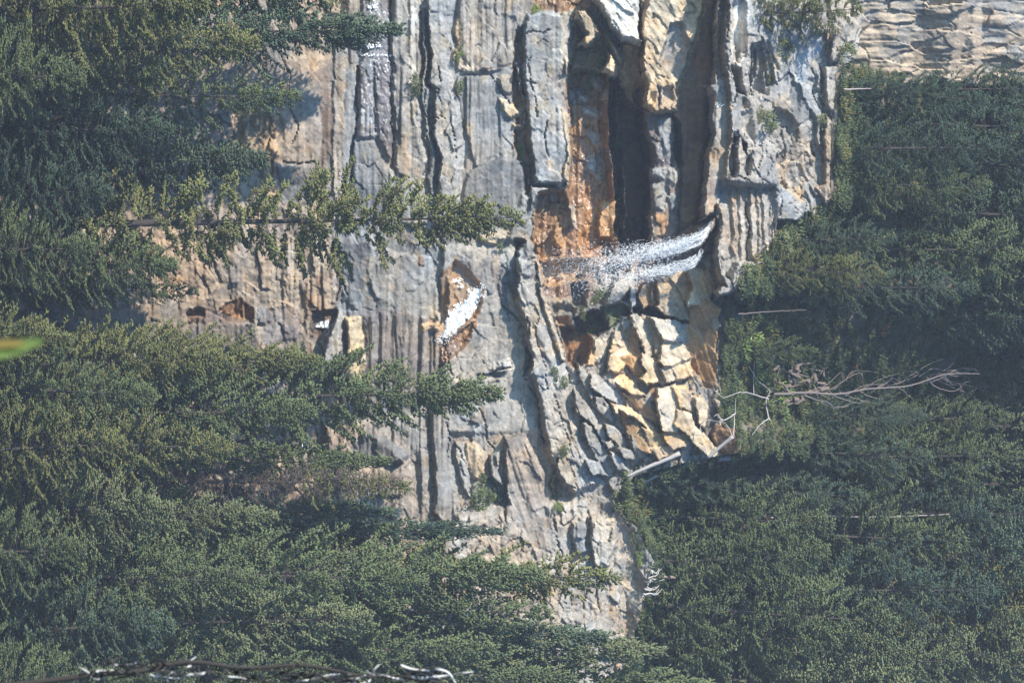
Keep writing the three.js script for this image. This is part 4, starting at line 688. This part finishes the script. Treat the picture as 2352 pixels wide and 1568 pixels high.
// spruces on the hillside, in rows back from the brink
const ord = ['first', 'second', 'third', 'fourth', 'fifth', 'sixth', 'seventh', 'eighth', 'ninth', 'tenth', 'eleventh', 'twelfth', 'thirteenth', 'fourteenth', 'fifteenth', 'sixteenth'];
const rows = [
  ['row along the brink', .9, [[185, 4.5], [235, 6], [330, 7], [430, 6.5], [540, 4.5], [620, 5.5], [705, 5], [800, 3.6], [1110, 6], [1185, 8], [1300, 9], [1400, 11], [1490, 11], [1570, 12]]],
  ['second row above the brink', 4.5, [[205, 7], [265, 8], [360, 9], [470, 10], [560, 9], [660, 8], [950, 5.5], [1030, 6], [1130, 9], [1240, 11], [1350, 12], [1460, 12], [1550, 12]]],
  ['third row above the brink', 8.5, [[200, 8], [280, 9], [370, 10], [470, 11], [560, 11], [650, 10], [740, 8], [960, 7], [1060, 10], [1180, 12], [1300, 13], [1420, 13], [1530, 13]]],
  ['fourth row above the brink', 13.5, [[195, 8], [265, 9], [350, 10], [450, 11], [550, 11], [640, 12], [730, 11], [820, 10], [910, 10], [1010, 11], [1120, 13], [1240, 13], [1360, 13], [1480, 13], [1570, 13]]],
  ['farthest row up the hillside', 19, [[205, 8], [270, 8], [340, 9], [450, 11], [560, 12], [660, 12], [760, 12], [860, 12], [970, 12], [1080, 13], [1200, 13], [1320, 13], [1440, 13], [1560, 13]]],
];
rows.forEach(([row, s, list], ri) => list.forEach(([b, h], i) => {
  seed = 900 + ri * 40 + i; const p = hillAt(b + rr(-14, 14), s + rr(-.5, .5) * Math.min(1.8, s)); p.y -= .25;
  const leaf = b < 520 ? ['blue', 'dark', 'dark', 'green'][Math.floor(rr(0, 4))] : ['green', 'pale', 'blue', 'dark', 'olive', 'blue', 'pale', 'green'][Math.floor(rr(0, 8))];
  const g = tree('hillside_spruce', rnd() < .55 ? 'hillA' : 'hillB', p, h * rr(.9, 1.15), rr(0, 6), leaf, `${ord[i]} spruce from the photo's top in the ${row}`, 'spruces on the hillside', rr(-.05, .05));
  g.scale.x *= rr(.95, 1.3); g.scale.z = g.scale.x;
}));
// spruce hanging in from the top edge over the upper wall
{ const tip = at(1985, 22, 2.6), g = tree('spruce_tree', 'hillB', new THREE.Vector3(tip.x, tip.y - 5.2, 2.2), 5.2, 1, 'olive', 'spruce at the photo\'s top edge in front of the pale upper wall', 'spruces on the hillside'); g.scale.x *= 1.5; g.scale.z *= 1.5; }
console.log('trees');

// ---------------------------------------------------------------- shrubs and ground cover
function shrubGeo(R, n, len, s) { seed = s; const F = noLeaves(); for (let k = 0; k < 14; k++) { const f = rr(0, 6.28), q = R * Math.sqrt(rnd()); bunch(F, new THREE.Vector3(q * Math.cos(f), rr(.15, .9) * R * (1.1 - q / R * .6), q * Math.sin(f)), new THREE.Vector3(Math.cos(f) * .4, .8, Math.sin(f) * .4), R * .3, n, len, rr(.8, 1.2)); } return leafGeo(F); }
const shrubs = [shrubGeo(.55, 26, .15, 61), shrubGeo(.55, 13, .22, 62), shrubGeo(.5, 34, .11, 63)];
const stemGeo = tubeGeo([new THREE.Vector3(0, -.15, 0), new THREE.Vector3(.03, .15, 0), new THREE.Vector3(-.02, .45, .03)], .02, .008, 5);
function shrub(a, b, r, leaf, v, label, dz = .15, name = 'shrub') {
  const over = a > brink(b) - 4; let p;
  if (over) { p = hillAt(b, 0); let s = 0; while (s < 20 && p.y < EYE + (a - 1176) / 50 - r * .5) { s += .1; p = hillAt(b, s); } } else p = new THREE.Vector3((b - 784) / 50, EYE + (a - 1176) / 50, zAt(a, b) + dz * .3);
  const g = thing(name, label, name === 'shrub' ? 'shrub' : 'tuft', p); g.scale.setScalar(r / .55); g.rotation.y = a;
  if (!over) g.rotation.x = .5;
  part('foliage', shrubs[v], leafMat[leaf], g); part('stem', stemGeo, bark, g); return g;
}
const SHR = [
  [1372, 130, .5, 'green', 0, 'dark shrub on the mossy shelf between the cream blocks'], [1345, 175, .55, 'green', 1, 'larger shrub on the mossy shelf above the wet brown wall'], [1330, 95, .4, 'dark', 2, 'small dark shrub in the corner beside the cream block'],
  [1050, 130, .35, 'bright', 2, 'grassy tuft on the ochre ledge above the grey block'], [1052, 205, .3, 'green', 1, 'grassy tuft at the tip of the grey block'], [945, 195, .6, 'green', 2, 'thin grey green bush on the bedded ledge'],
  [1190, 345, .3, 'bright', 1, 'bright green sprig on the tan wall beside the buttress crack'], [1225, 30, .45, 'bright', 2, 'yellow green plant at the photo\'s top edge above the buttress'],
  [1370, 690, .5, 'green', 0, 'dark bush on the ledge under the falling water'], [1355, 745, .5, 'green', 1, 'bush left of the cracked cream blocks'], [1330, 720, .35, 'olive', 2, 'small plant in the dark hollow under the fall'],
  [1268, 860, .35, 'green', 2, 'green tuft on the edge of the diagonal buttress'], [1290, 880, .3, 'green', 1, 'second green tuft along the diagonal buttress edge'], [1285, 1030, .4, 'green', 2, 'green tuft in the crack of the right buttress'], [1270, 1120, .4, 'green', 1, 'green tuft near the middle of the right buttress'], [1275, 1165, .35, 'bright', 2, 'lowest green tuft on the right buttress'],
  [1110, 1120, .55, 'green', 0, 'bush in the gully below the ochre hollow'], [1090, 1150, .5, 'green', 1, 'bush in the gully nearest the shaded trees'], [1150, 1140, .4, 'dark', 2, 'dark bush beside the black slot'],
  [1145, 570, .3, 'green', 1, 'green moss tuft at the head of the lower cascade'], [820, 810, .35, 'olive', 2, 'dry sprig on the ochre rock tooth'],
  [1435, 1110, .6, 'green', 0, 'bush at the brink under the long white log'], [1412, 1145, .5, 'pale', 1, 'pale bush on the brink near the white log end'], [1465, 1275, .5, 'fresh', 2, 'yellow green shrub on the brink at the right wall'], [1455, 1235, .4, 'green', 1, 'small green shrub left of the yellow green one'],
  [1745, 760, .95, 'fresh', 0, 'bright green leafy shrub on the brink above the ochre slab'], [1715, 790, .7, 'bright', 1, 'bright shrub under the leafy one by the white branches'], [1770, 735, .7, 'fresh', 2, 'bright green shrub highest of the leafy group'],
  [1800, 700, .8, 'bright', 0, 'green shrub above the yellow sapling'], [1745, 850, .6, 'bright', 1, 'green shrub beside the brown snag roots'], [1815, 930, .85, 'bright', 0, 'broad yellow green bush in the middle of the hillside'], [1770, 915, .7, 'pale', 1, 'pale bush left of the broad yellow green one'],
  [1725, 655, .45, 'fresh', 2, 'yellow sapling on the brink right of the plank beds'], [1690, 640, .5, 'pale', 1, 'grey green shrub at the end of the plank beds'], [1800, 560, .7, 'pale', 0, 'pale shrub above the plank beds'], [1840, 520, .7, 'green', 1, 'green shrub in the notch of the upper wall'], [1790, 610, .6, 'olive', 2, 'olive shrub on the brink over the planks'],
  [1760, 180, .4, 'pale', 2, 'wispy grey plant between the leaning plates'], [1755, 290, .5, 'green', 1, 'green plant on the upper wall above the leaning plates'], [1790, 120, .5, 'pale', 0, 'grey bush on the upper wall under the top spruce'], [1880, 285, .4, 'pale', 1, 'pale tuft on the smooth upper slab'], [1735, 270, .4, 'olive', 2, 'olive tuft beside the upper trickle'],
  [1935, 130, .6, 'pale', 0, 'pale grey bush at the corner of the upper wall'], [1700, 905, .5, 'green', 1, 'shrub above the broken white stub'], [1690, 1015, .5, 'pale', 2, 'shrub over the brown boulder'], [1590, 1055, .45, 'green', 1, 'shrub at the root end of the white log'], [1560, 1070, .5, 'blue', 0, 'bluish shrub beside the long white log'],
  [1630, 1090, .6, 'blue', 0, 'bluish drooping shrub past the long white log'],
];
for (const s of SHR) shrub(...s);
// low undergrowth of the hillside: nobody could count it
{
  const N = 7000, im = new THREE.InstancedMesh(shrubs[1], leafMat.green, N), m = new THREE.Matrix4(), q = new THREE.Quaternion(), e = new THREE.Euler(), c = new THREE.Color(); seed = 777;
  for (let i = 0; i < N; i++) {
    const b = rr(165, 1640), s = Math.pow(rnd(), 1.3) * 26, p = hillAt(b, Math.max(.25, s)), k = rr(.3, 1.0) * (b > 760 && b < 1050 && s < 3 ? .8 : 1);
    e.set(rr(-.2, .2), rr(0, 6.3), rr(-.2, .2)); m.compose(p.setY(p.y - .05), q.setFromEuler(e), new THREE.Vector3(k, k * rr(.7, 1.2), k)); im.setMatrixAt(i, m);
    const t = rnd(); im.setColorAt(i, t < .008 ? c.setRGB(2.6, 1.0, .5) : t < .12 ? c.setRGB(1.3, .95, .75) : t < .4 ? c.setRGB(.9, .85, .8) : c.setRGB(.62, .7, .75));
  }
  im.name = 'undergrowth'; im.castShadow = im.receiveShadow = true; scene.add(im); tag(im, 'low green and rusty undergrowth covering the wooded hillside', 'undergrowth', null, 'stuff');
}
{
  const N = 2600, im = new THREE.InstancedMesh(shrubs[0], leafMat.dark, N), m = new THREE.Matrix4(), q = new THREE.Quaternion(), e = new THREE.Euler(); seed = 778;
  for (let i = 0; i < N; i++) { const x = rr(-22, 22), z = rr(1.5, 45), k = rr(.6, 1.8); e.set(0, rr(0, 6.3), 0); m.compose(new THREE.Vector3(x, groundY(x, z) - .05, z), q.setFromEuler(e), new THREE.Vector3(k, k, k)); im.setMatrixAt(i, m); }
  im.name = 'valley_undergrowth'; im.castShadow = im.receiveShadow = true; scene.add(im); tag(im, 'dark undergrowth on the valley floor between the lowest spruces', 'undergrowth', null, 'stuff');
}

// ---------------------------------------------------------------- dead wood
const V3 = (a, b, dz = .2) => { const p = a > brink(b) ? null : zAt(a, b); let z; if (p !== null) z = p + dz; else { let s = 0, h = hillAt(b, 0); const Y = EYE + (a - 1176) / 50; while (s < 25 && h.y < Y) { s += .15; h = hillAt(b, s); } z = h.z + dz; } return new THREE.Vector3((b - 784) / 50, EYE + (a - 1176) / 50, z); };
function wood(name, label, category, mat, limbs) {
  const g = thing(name, label, category);
  limbs.forEach(([nm, r0, r1, pts, dz = .25], i) => {
    const c = new THREE.CatmullRomCurve3(pts.map(([a, b]) => V3(a, b, dz)));
    if (pts.length > 2) { const zs = c.points.map(p => p.z), mz = Math.max(...zs); c.points.forEach(p => p.z = mix(p.z, mz, .6)); }
    const P = c.getPoints(Math.max(4, pts.length * 4)); P.forEach((p, k) => { p.x += .03 * (hash(k, i, 7) - .5); p.y += .03 * (hash(k, i, 8) - .5); });
    part(nm, tubeGeo(P, r0, r1, 7), mat, g);
  });
  return g;
}
const D3 = (x, y) => [1157 + x * .3907, 476.4 + y * .3907], F2 = (x, y) => [1565 + x * .3826 / 1.0, 680.5 + y * .3826];
wood('fallen_log', 'long bent white log lying across the brink above the grey blocks', 'log', paleWood, [['log', .13, .06, [[1700, 1050], [1640, 1055], [1580, 1066], [1520, 1088], [1480, 1105], [1440, 1125]], .35]]);
wood('fallen_log', 'short straight white log leaning on the shattered blocks', 'log', paleWood, [['log', .12, .07, [[1560, 1040], [1500, 1066], [1440, 1092]], .45], ['branch', .02, .008, [[1482, 1075], [1470, 1092]], .5]]);
wood('broken_stub', 'short thick white stub jutting over the ochre blocks', 'dead wood', paleWood, [['stub', .1, .07, [F2(295, 835), F2(230, 890), F2(150, 960)], .8], ['twig', .02, .008, [F2(295, 835), F2(270, 780), F2(200, 710)], .8], ['twig', .02, .008, [F2(150, 955), F2(130, 900), F2(105, 840)], .8]]);
wood('dead_branch', 'forked white branch sticking out beside the bright shrubs', 'dead wood', paleWood, [['branch', .035, .012, [F2(560, 790), F2(530, 720), F2(520, 620), F2(540, 570), F2(470, 510), F2(410, 420)], .6], ['branch', .03, .01, [F2(525, 615), F2(440, 590), F2(350, 575), F2(250, 605), F2(205, 575)], .7], ['twig', .03, .01, [F2(530, 730), F2(470, 770), F2(415, 830)], .6], ['twig', .025, .01, [F2(440, 590), F2(440, 500), F2(445, 380)], .6]]);
wood('dead_branch', 'thin curled white branch hanging in front of the ochre slab', 'dead wood', paleWood, [['branch', .035, .012, [F2(320, 700), F2(240, 740), F2(210, 705), F2(190, 715)], .9], ['twig', .025, .008, [F2(300, 830), F2(310, 720), F2(320, 600)], .8], ['twig', .025, .008, [F2(130, 850), F2(105, 780), F2(130, 740), F2(220, 745)], .8]]);
wood('root_fan', 'fan of bleached roots above the brown boulder', 'dead wood', paleWood, [0, 1, 2, 3, 4, 5, 6].map(k => ['root', .035, .008, [F2(640, 1165), F2(560, 1115 + k * 10), F2(470 - (k % 3) * 30, 1095 + k * 17), F2(390 + (k % 2) * 50, 1105 + k * 16)], .8]));
{
  seed = 88; const L = [['trunk', .07, .02, [F2(560, 590), F2(760, 580), F2(950, 590), F2(1130, 560), F2(1400, 540), F2(1650, 470), F2(1850, 470)], 2.2]];
  for (let k = 0; k < 30; k++) { const x = rr(700, 1750), y = 585 - (x > 1100 ? (x - 1100) * .17 : 0) + rr(-30, 40), e = rnd() < .6 ? -1 : 1; L.push(['branch', rr(.02, .04), .01, [F2(x, y), F2(x + rr(30, 110), y + e * rr(20, 60)), F2(x + rr(100, 230), y + e * rr(40, 110)), F2(x + rr(170, 320), y + e * rr(20, 130))], rr(1.8, 2.8)]); }
  wood('fallen_snag', 'brown dead tree with tangled branches lying up the hillside', 'dead tree', std([.14, .115, .105]), L);
  wood('root_plate', 'upturned brown root mass at the foot of the fallen snag', 'dead tree', std([.15, .115, .10]), Array.from({ length: 26 }, (_, k) => { const x = rr(560, 900), y = rr(430, 640); return ['root', rr(.06, .16), .02, [F2(x, y), F2(x + rr(-60, 60), y + rr(-50, 30)), F2(x + rr(-90, 90), y + rr(-70, 50))], rr(.4, 1)]; }));
}
{
  seed = 89; const L = [['trunk', .06, .02, [F2(560, 1350), F2(900, 1345), F2(1250, 1355), F2(1550, 1350), F2(1900, 1345), F2(2060, 1370)], 2.2]];
  for (let k = 0; k < 22; k++) { const x = rr(900, 1900), e = rnd() < .5 ? -1 : 1; L.push(['branch', rr(.015, .035), .008, [F2(x, 1350), F2(x + rr(0, 60), 1350 + e * rr(20, 60)), F2(x + rr(20, 140), 1350 + e * rr(60, 150)), F2(x + rr(-20, 180), 1350 + e * rr(70, 170))], rr(1.4, 2.2)]); }
  wood('standing_snag', 'grey bare snag with curled branches among the hillside spruces', 'dead tree', std([.2, .17, .16]), L);
}
wood('driftwood', 'bleached twisted stump at the brink beside the right wall', 'dead wood', paleWood, Array.from({ length: 9 }, (_, k) => { const y = 1368 - k * 7, j = q => 7 * (hash(k, q, 21) - .5); return ['root', .04 + .04 * hash(k, 1, 9), .012, [[1478 + k * 2 + j(1), y + j(2)], [1492 + j(3), y - 4 + 2 * j(4)], [1506 + j(5), y - 3 + 2 * j(6)], [1520 + 2 * j(7), y - 14 + 2 * j(8)]], .8 + .3 * hash(k, 2, 9)]; }));
wood('fallen_pole', 'thin dead trunk lying behind the bleached stump', 'dead wood', std([.24, .18, .15]), [['trunk', .07, .03, [[1515, 1322], [1560, 1326], [1600, 1318], [1680, 1316]], 1.1]]);
wood('fallen_pole', 'thin grey trunk on the hillside left of the bright shrubs', 'dead wood', std([.15, .125, .115]), [['trunk', .03, .012, [[1690, 722], [1740, 718], [1800, 714], [1850, 712]], 1.3]]);
wood('fallen_pole', 'fallen grey pole on the shaded upper slope behind the upper wall', 'dead wood', std([.26, .22, .2]), [['trunk', .05, .02, [[1935, 208], [1970, 206], [2000, 204]], .8]]);

// dead twigs close to the camera, at the photo's bottom edge
{
  seed = 91; const z0 = 160, g = thing('dead_twigs', 'out of focus dead twigs along the photo\'s bottom edge', 'twigs', new THREE.Vector3(0, 0, 0));
  const q = (a, b, dz = 0) => at(a, b, z0 + dz), pale = std([.55, .53, .5], .45);
  const main = [[-120, 1590], [120, 1562], [230, 1548], [330, 1540], [430, 1520], [560, 1534], [700, 1528], [830, 1552], [960, 1560], [1080, 1580]];
  part('stem', tubeGeo(new THREE.CatmullRomCurve3(main.map(p => q(...p))).getPoints(60), .03, .012, 6), darkTwig, g);
  for (let k = 0; k < 85; k++) {
    const x = rr(140, 1020), y = 1552 + rr(-18, 14) - 14 * Math.sin(x / 170), pts = [q(x, y, rr(-.3, .3))]; let a = x, b = y, dir = rr(-.6, .6) + (rnd() < .3 ? 3.14 : 0);
    const st = rr(10, 26); for (let m = 0; m < 5; m++) { a += Math.cos(dir) * st; b += Math.sin(dir) * st * .6; dir += rr(-.8, .8); if (b < 1515) dir = Math.abs(dir) * .5; pts.push(q(a, b, rr(-.2, .2))); }
    part('twig', tubeGeo(new THREE.CatmullRomCurve3(pts).getPoints(14), rr(.006, .016), .004, 5), rnd() < .14 ? pale : darkTwig, g);
  }
  for (const pts of [[[1000, 1535], [1030, 1545], [1048, 1572]], [[920, 1528], [945, 1536], [985, 1540]], [[360, 1545], [400, 1524], [430, 1520], [450, 1508]]]) part('twig', tubeGeo(new THREE.CatmullRomCurve3(pts.map(p => q(...p))).getPoints(12), .014, .006, 5), pale, g);
}
// leaf of a low plant right in front of the camera
{
  const z0 = 188, base = at(-420, 800, z0), g = thing('leafy_sprig', 'blurred green leaf tip poking in at the photo\'s left edge', 'leaf', base);
  const loc = (a, b, dz = 0) => at(a, b, z0 + dz).sub(base);
  part('stem', tubeGeo([new THREE.Vector3(0, -.35, 0), loc(-420, 800), loc(-250, 790), loc(-60, 796)], .004, .002, 6), std([.12, .16, .04]), g);
  const blade = (name, pts, w, mat) => { const pos = [], idx = [], n = 14, c = new THREE.CatmullRomCurve3(pts); for (let i = 0; i <= n; i++) { const t = i / n, p = c.getPoint(t), ww = w * Math.pow(Math.sin(Math.PI * Math.min(.97, .08 + t * .9)), .7); for (const e of [-1, 0, 1]) pos.push(p.x + e * ww, p.y, p.z + (e ? .004 : 0)); } for (let i = 0; i < n; i++) for (const e of [0, 1]) { const k = i * 3 + e; idx.push(k, k + 1, k + 4, k, k + 4, k + 3); } const ge = new THREE.BufferGeometry(); ge.setAttribute('position', new THREE.Float32BufferAttribute(pos, 3)); ge.setIndex(idx); ge.computeVertexNormals(); part(name, ge, mat, g); };
  blade('leaf', [loc(-160, 800), loc(-60, 806), loc(20, 800, .01), loc(98, 782, .02)], .027, std([.12, .18, .04], .7));
  blade('leaf', [loc(-420, 800), loc(-330, 840), loc(-230, 880), loc(-150, 900)], .024, std([.13, .2, .04], .6));
  blade('leaf', [loc(-100, 796), loc(-40, 790), loc(20, 788, .02), loc(60, 786, .03)], .012, std([.25, .19, .05], .6));
}

// ---------------------------------------------------------------- water
const foam = new THREE.MeshStandardMaterial({ color: new THREE.Color().setRGB(.86, .88, .9), roughness: .45 });
const drop = new THREE.IcosahedronGeometry(1, 0);
function drops(name, parent, list) {
  const im = new THREE.InstancedMesh(drop, foam, list.length), m = new THREE.Matrix4(), q = new THREE.Quaternion(), up = new THREE.Vector3(0, 1, 0);
  list.forEach(([p, d, r, l], i) => { q.setFromUnitVectors(up, d); m.compose(p, q, new THREE.Vector3(r, l, r)); im.setMatrixAt(i, m); });
  im.name = name; im.castShadow = im.receiveShadow = true; parent.add(im); tag(im, null, null, null, 'stuff'); return im;
}
{
  seed = 31; const g = thing('waterfall', 'white waterfall leaping from the lip of the alcove', 'waterfall');
  // two tongues leave the lip and fall in an arc
  const tongue = [[1634, 508, 1618, 548, .62, 1.0], [1612, 572, 1604, 602, .38, 1.0]];
  const path = (a0, b0, z, v, fall) => { const t = Math.sqrt(Math.max(0, fall) / 370); return [a0 - fall, b0 + v * t, z + .9 * t]; };
  const list = [], strands = [[], []];
  for (let k = 0; k < 1150; k++) {
    const wch = rnd() < .62 ? 0 : 1, T = tongue[wch], u = rnd(), a0 = mix(T[0], T[2], u) + rr(-3, 3), b0 = mix(T[1], T[3], u), z = 2.45 - .5 * u + rr(-.15, .15), v = (wch ? mix(82, 66, u) : mix(97, 78, u)) * rr(.86, 1.14), end = (wch ? 350 : 430) * Math.pow(rr(.12, 1), .7);
    const wig = rr(-1, 1), st0 = rnd() < .6 ? 0 : rr(10, 160);
    for (let f = st0; f < end; f += rr(3, 9) * (1 + f / 260)) {
      const spread = Math.min(1, f / 370), [a, b, zz] = path(a0, b0, z, v, f), [a2, b2] = path(a0, b0, z, v, f + 4);
      if (rnd() < .12 + .38 * sm(90, 0, f) + f / end * .3 || vn(f / 15 + k * 3.1, k, 6) < .44) continue;
      const p = at(a + rr(-4, 4), b + wig * 40 * Math.pow(spread, 1.4) + rr(-1, 1) * (1.5 + 18 * spread), zz + rr(-.3, .3) * (.3 + spread)); const d = new THREE.Vector3(b2 - b + rr(-.6, .6), a2 - a, 0).normalize();
      const r = mix(.0055, .0075, spread) * rr(.5, 1.5); list.push([p, d, r, r * mix(6, 2.2, Math.min(1, spread * 1.2)) * rr(.6, 1.5)]);
    }
  }
  // a denser white start on each tongue: thin ropes of water
  for (let k = 0; k < 26; k++) {
    const wch = k % 5 < 3 ? 0 : 1, T = tongue[wch], u = rnd(), a0 = mix(T[0], T[2], u), b0 = mix(T[1], T[3], u), z = 2.5 - .5 * u + rr(-.08, .08), v = (wch ? mix(82, 66, u) : mix(97, 78, u)) + rr(-8, 8), f0 = rr(-5, 20), end = f0 + rr(8, 70), pts = [];
    for (let f = f0; f <= end; f += 5) { const [a, b, zz] = path(a0, b0, z, v, f); pts.push(at(a + rr(-1, 1), b + rr(-1, 1) * (1 + f / 40), zz)); }
    if (pts.length > 1) strands[wch].push(tubeGeo(pts, rr(.006, .018), .004, 5));
  }
  part('water_tongue', mergeGeometries(strands[0]), foam, g); part('water_tongue', mergeGeometries(strands[1]), foam, g);
  drops('falling_drops', g, list); console.log('drops', list.length);
}
// water spread over rock: lumpy foam sheets draped on the surface, torn where the rock shows
function foamSheet(parent, name, poly, thr, lift = .05, grain = 7) {
  const xs = poly.map(q => q[0]), ys = poly.map(q => q[1]), st = 1.5, pos = [], idx = [], id = new Map(), x0 = Math.min(...xs), x1 = Math.max(...xs), y0 = Math.min(...ys), y1 = Math.max(...ys);
  const h = (a, b) => { let d = 1e9; for (let q = 0; q < poly.length; q++) d = Math.min(d, segD(a, b, poly[q], poly[(q + 1) % poly.length])); return inside(poly, a, b) ? fbm(a / grain, b / grain, 401, 3) + sm(0, 12, d) * .35 : -1; };
  const V = (i, j) => { const k = i * 9999 + j; if (id.has(k)) return id.get(k); const a = x0 + i * st, b = y0 + j * st; id.set(k, pos.length / 3); pos.push((b - 784) / 50, EYE + (a - 1176) / 50, zAt(a, b) + lift + .12 * fbm(a / 4, b / 4, 403, 3)); return id.get(k); };
  for (let i = 0; i < (x1 - x0) / st; i++) for (let j = 0; j < (y1 - y0) / st; j++) if (h(x0 + (i + .5) * st, y0 + (j + .5) * st) > thr) idx.push(V(i, j), V(i, j + 1), V(i + 1, j + 1), V(i, j), V(i + 1, j + 1), V(i + 1, j));
  if (!idx.length) return; const g = new THREE.BufferGeometry(); g.setAttribute('position', new THREE.Float32BufferAttribute(pos, 3)); g.setIndex(idx); g.computeVertexNormals(); part(name, g, foam, parent);
}
const D2 = (x, y) => [680.6 + x * .3472, 476.4 + y * .3472], C2 = (x, y) => [748.6 + x * .3038, y * .3038], C3 = (x, y) => [1157 + x * .3472, y * .3472];
{
  seed = 41; const g = thing('lower_cascade', 'bright white cascade sliding down the orange niche', 'cascade');
  foamSheet(g, 'foam_sheet', [D2(1035, 465), D2(1090, 455), D2(1135, 535), D2(1240, 540), D2(1235, 610), D2(1190, 690), D2(1120, 760), D2(1050, 830), D2(945, 905), D2(985, 760), D2(1020, 640), D2(1100, 620), D2(1135, 580), D2(1080, 530), D2(1035, 510)], .62);
  foamSheet(g, 'foam_core', [D2(1140, 560), D2(1220, 560), D2(1170, 690), D2(1080, 780), D2(985, 850), D2(1000, 780), D2(1060, 700), D2(1130, 650)], .38, .1);
  const list = []; for (let k = 0; k < 900; k++) { const u = rnd(), [a, b] = D2(mix(1220, 960, u) + rr(-45, 45), mix(540, 890, u) + rr(-50, 50) * (1 - u * .6)), r = rr(.008, .022); list.push([new THREE.Vector3((b - 784) / 50, EYE + (a - 1176) / 50, zAt(a, b) + rr(.05, .3)), new THREE.Vector3(.3, 1, 0).normalize(), r, r * 1.6]); }
  drops('spray', g, list);
}
for (const [label, sheetPts, thr] of [
  ['thin white trickles across the wet chute near the photo\'s top', [[C2(285, 325), C2(440, 340), C2(430, 365), C2(280, 350)], [C2(280, 410), C2(500, 420), C2(490, 440), C2(275, 430)], [C2(300, 365), C2(420, 345), C2(430, 360), C2(310, 380)]], .5],
  ['white splash in the chute at the photo\'s top edge', [[C2(310, 40), C2(400, 30), C2(400, 70), C2(330, 80)]], .55],
  ['small white spout left of the ochre rock tooth', [[D2(140, 765), D2(215, 740), D2(215, 800), D2(130, 790)]], .3],
  ['short white trickle on the upper wall above the lip', [[C3(1490, 870), C3(1530, 880), C3(1540, 940), C3(1500, 930)], [C3(1500, 940), C3(1540, 960), C3(1535, 1090), C3(1520, 1090)]], .6],
  ['white water patch between the lower spruces', [[[690, 1015], [705, 998], [722, 1000], [715, 1030], [695, 1035]]], .45],
  ['faint white film of water on the lip\'s upper ledge', [[C3(1360, 700), C3(1440, 690), C3(1450, 730), C3(1380, 760)]], .72],
]) { const g = thing('water_trickle', label, 'trickle', null, 'small water trickles'); for (const p of sheetPts) foamSheet(g, 'foam_sheet', p, thr, .04, 4); }

renderer.render(scene, camera);
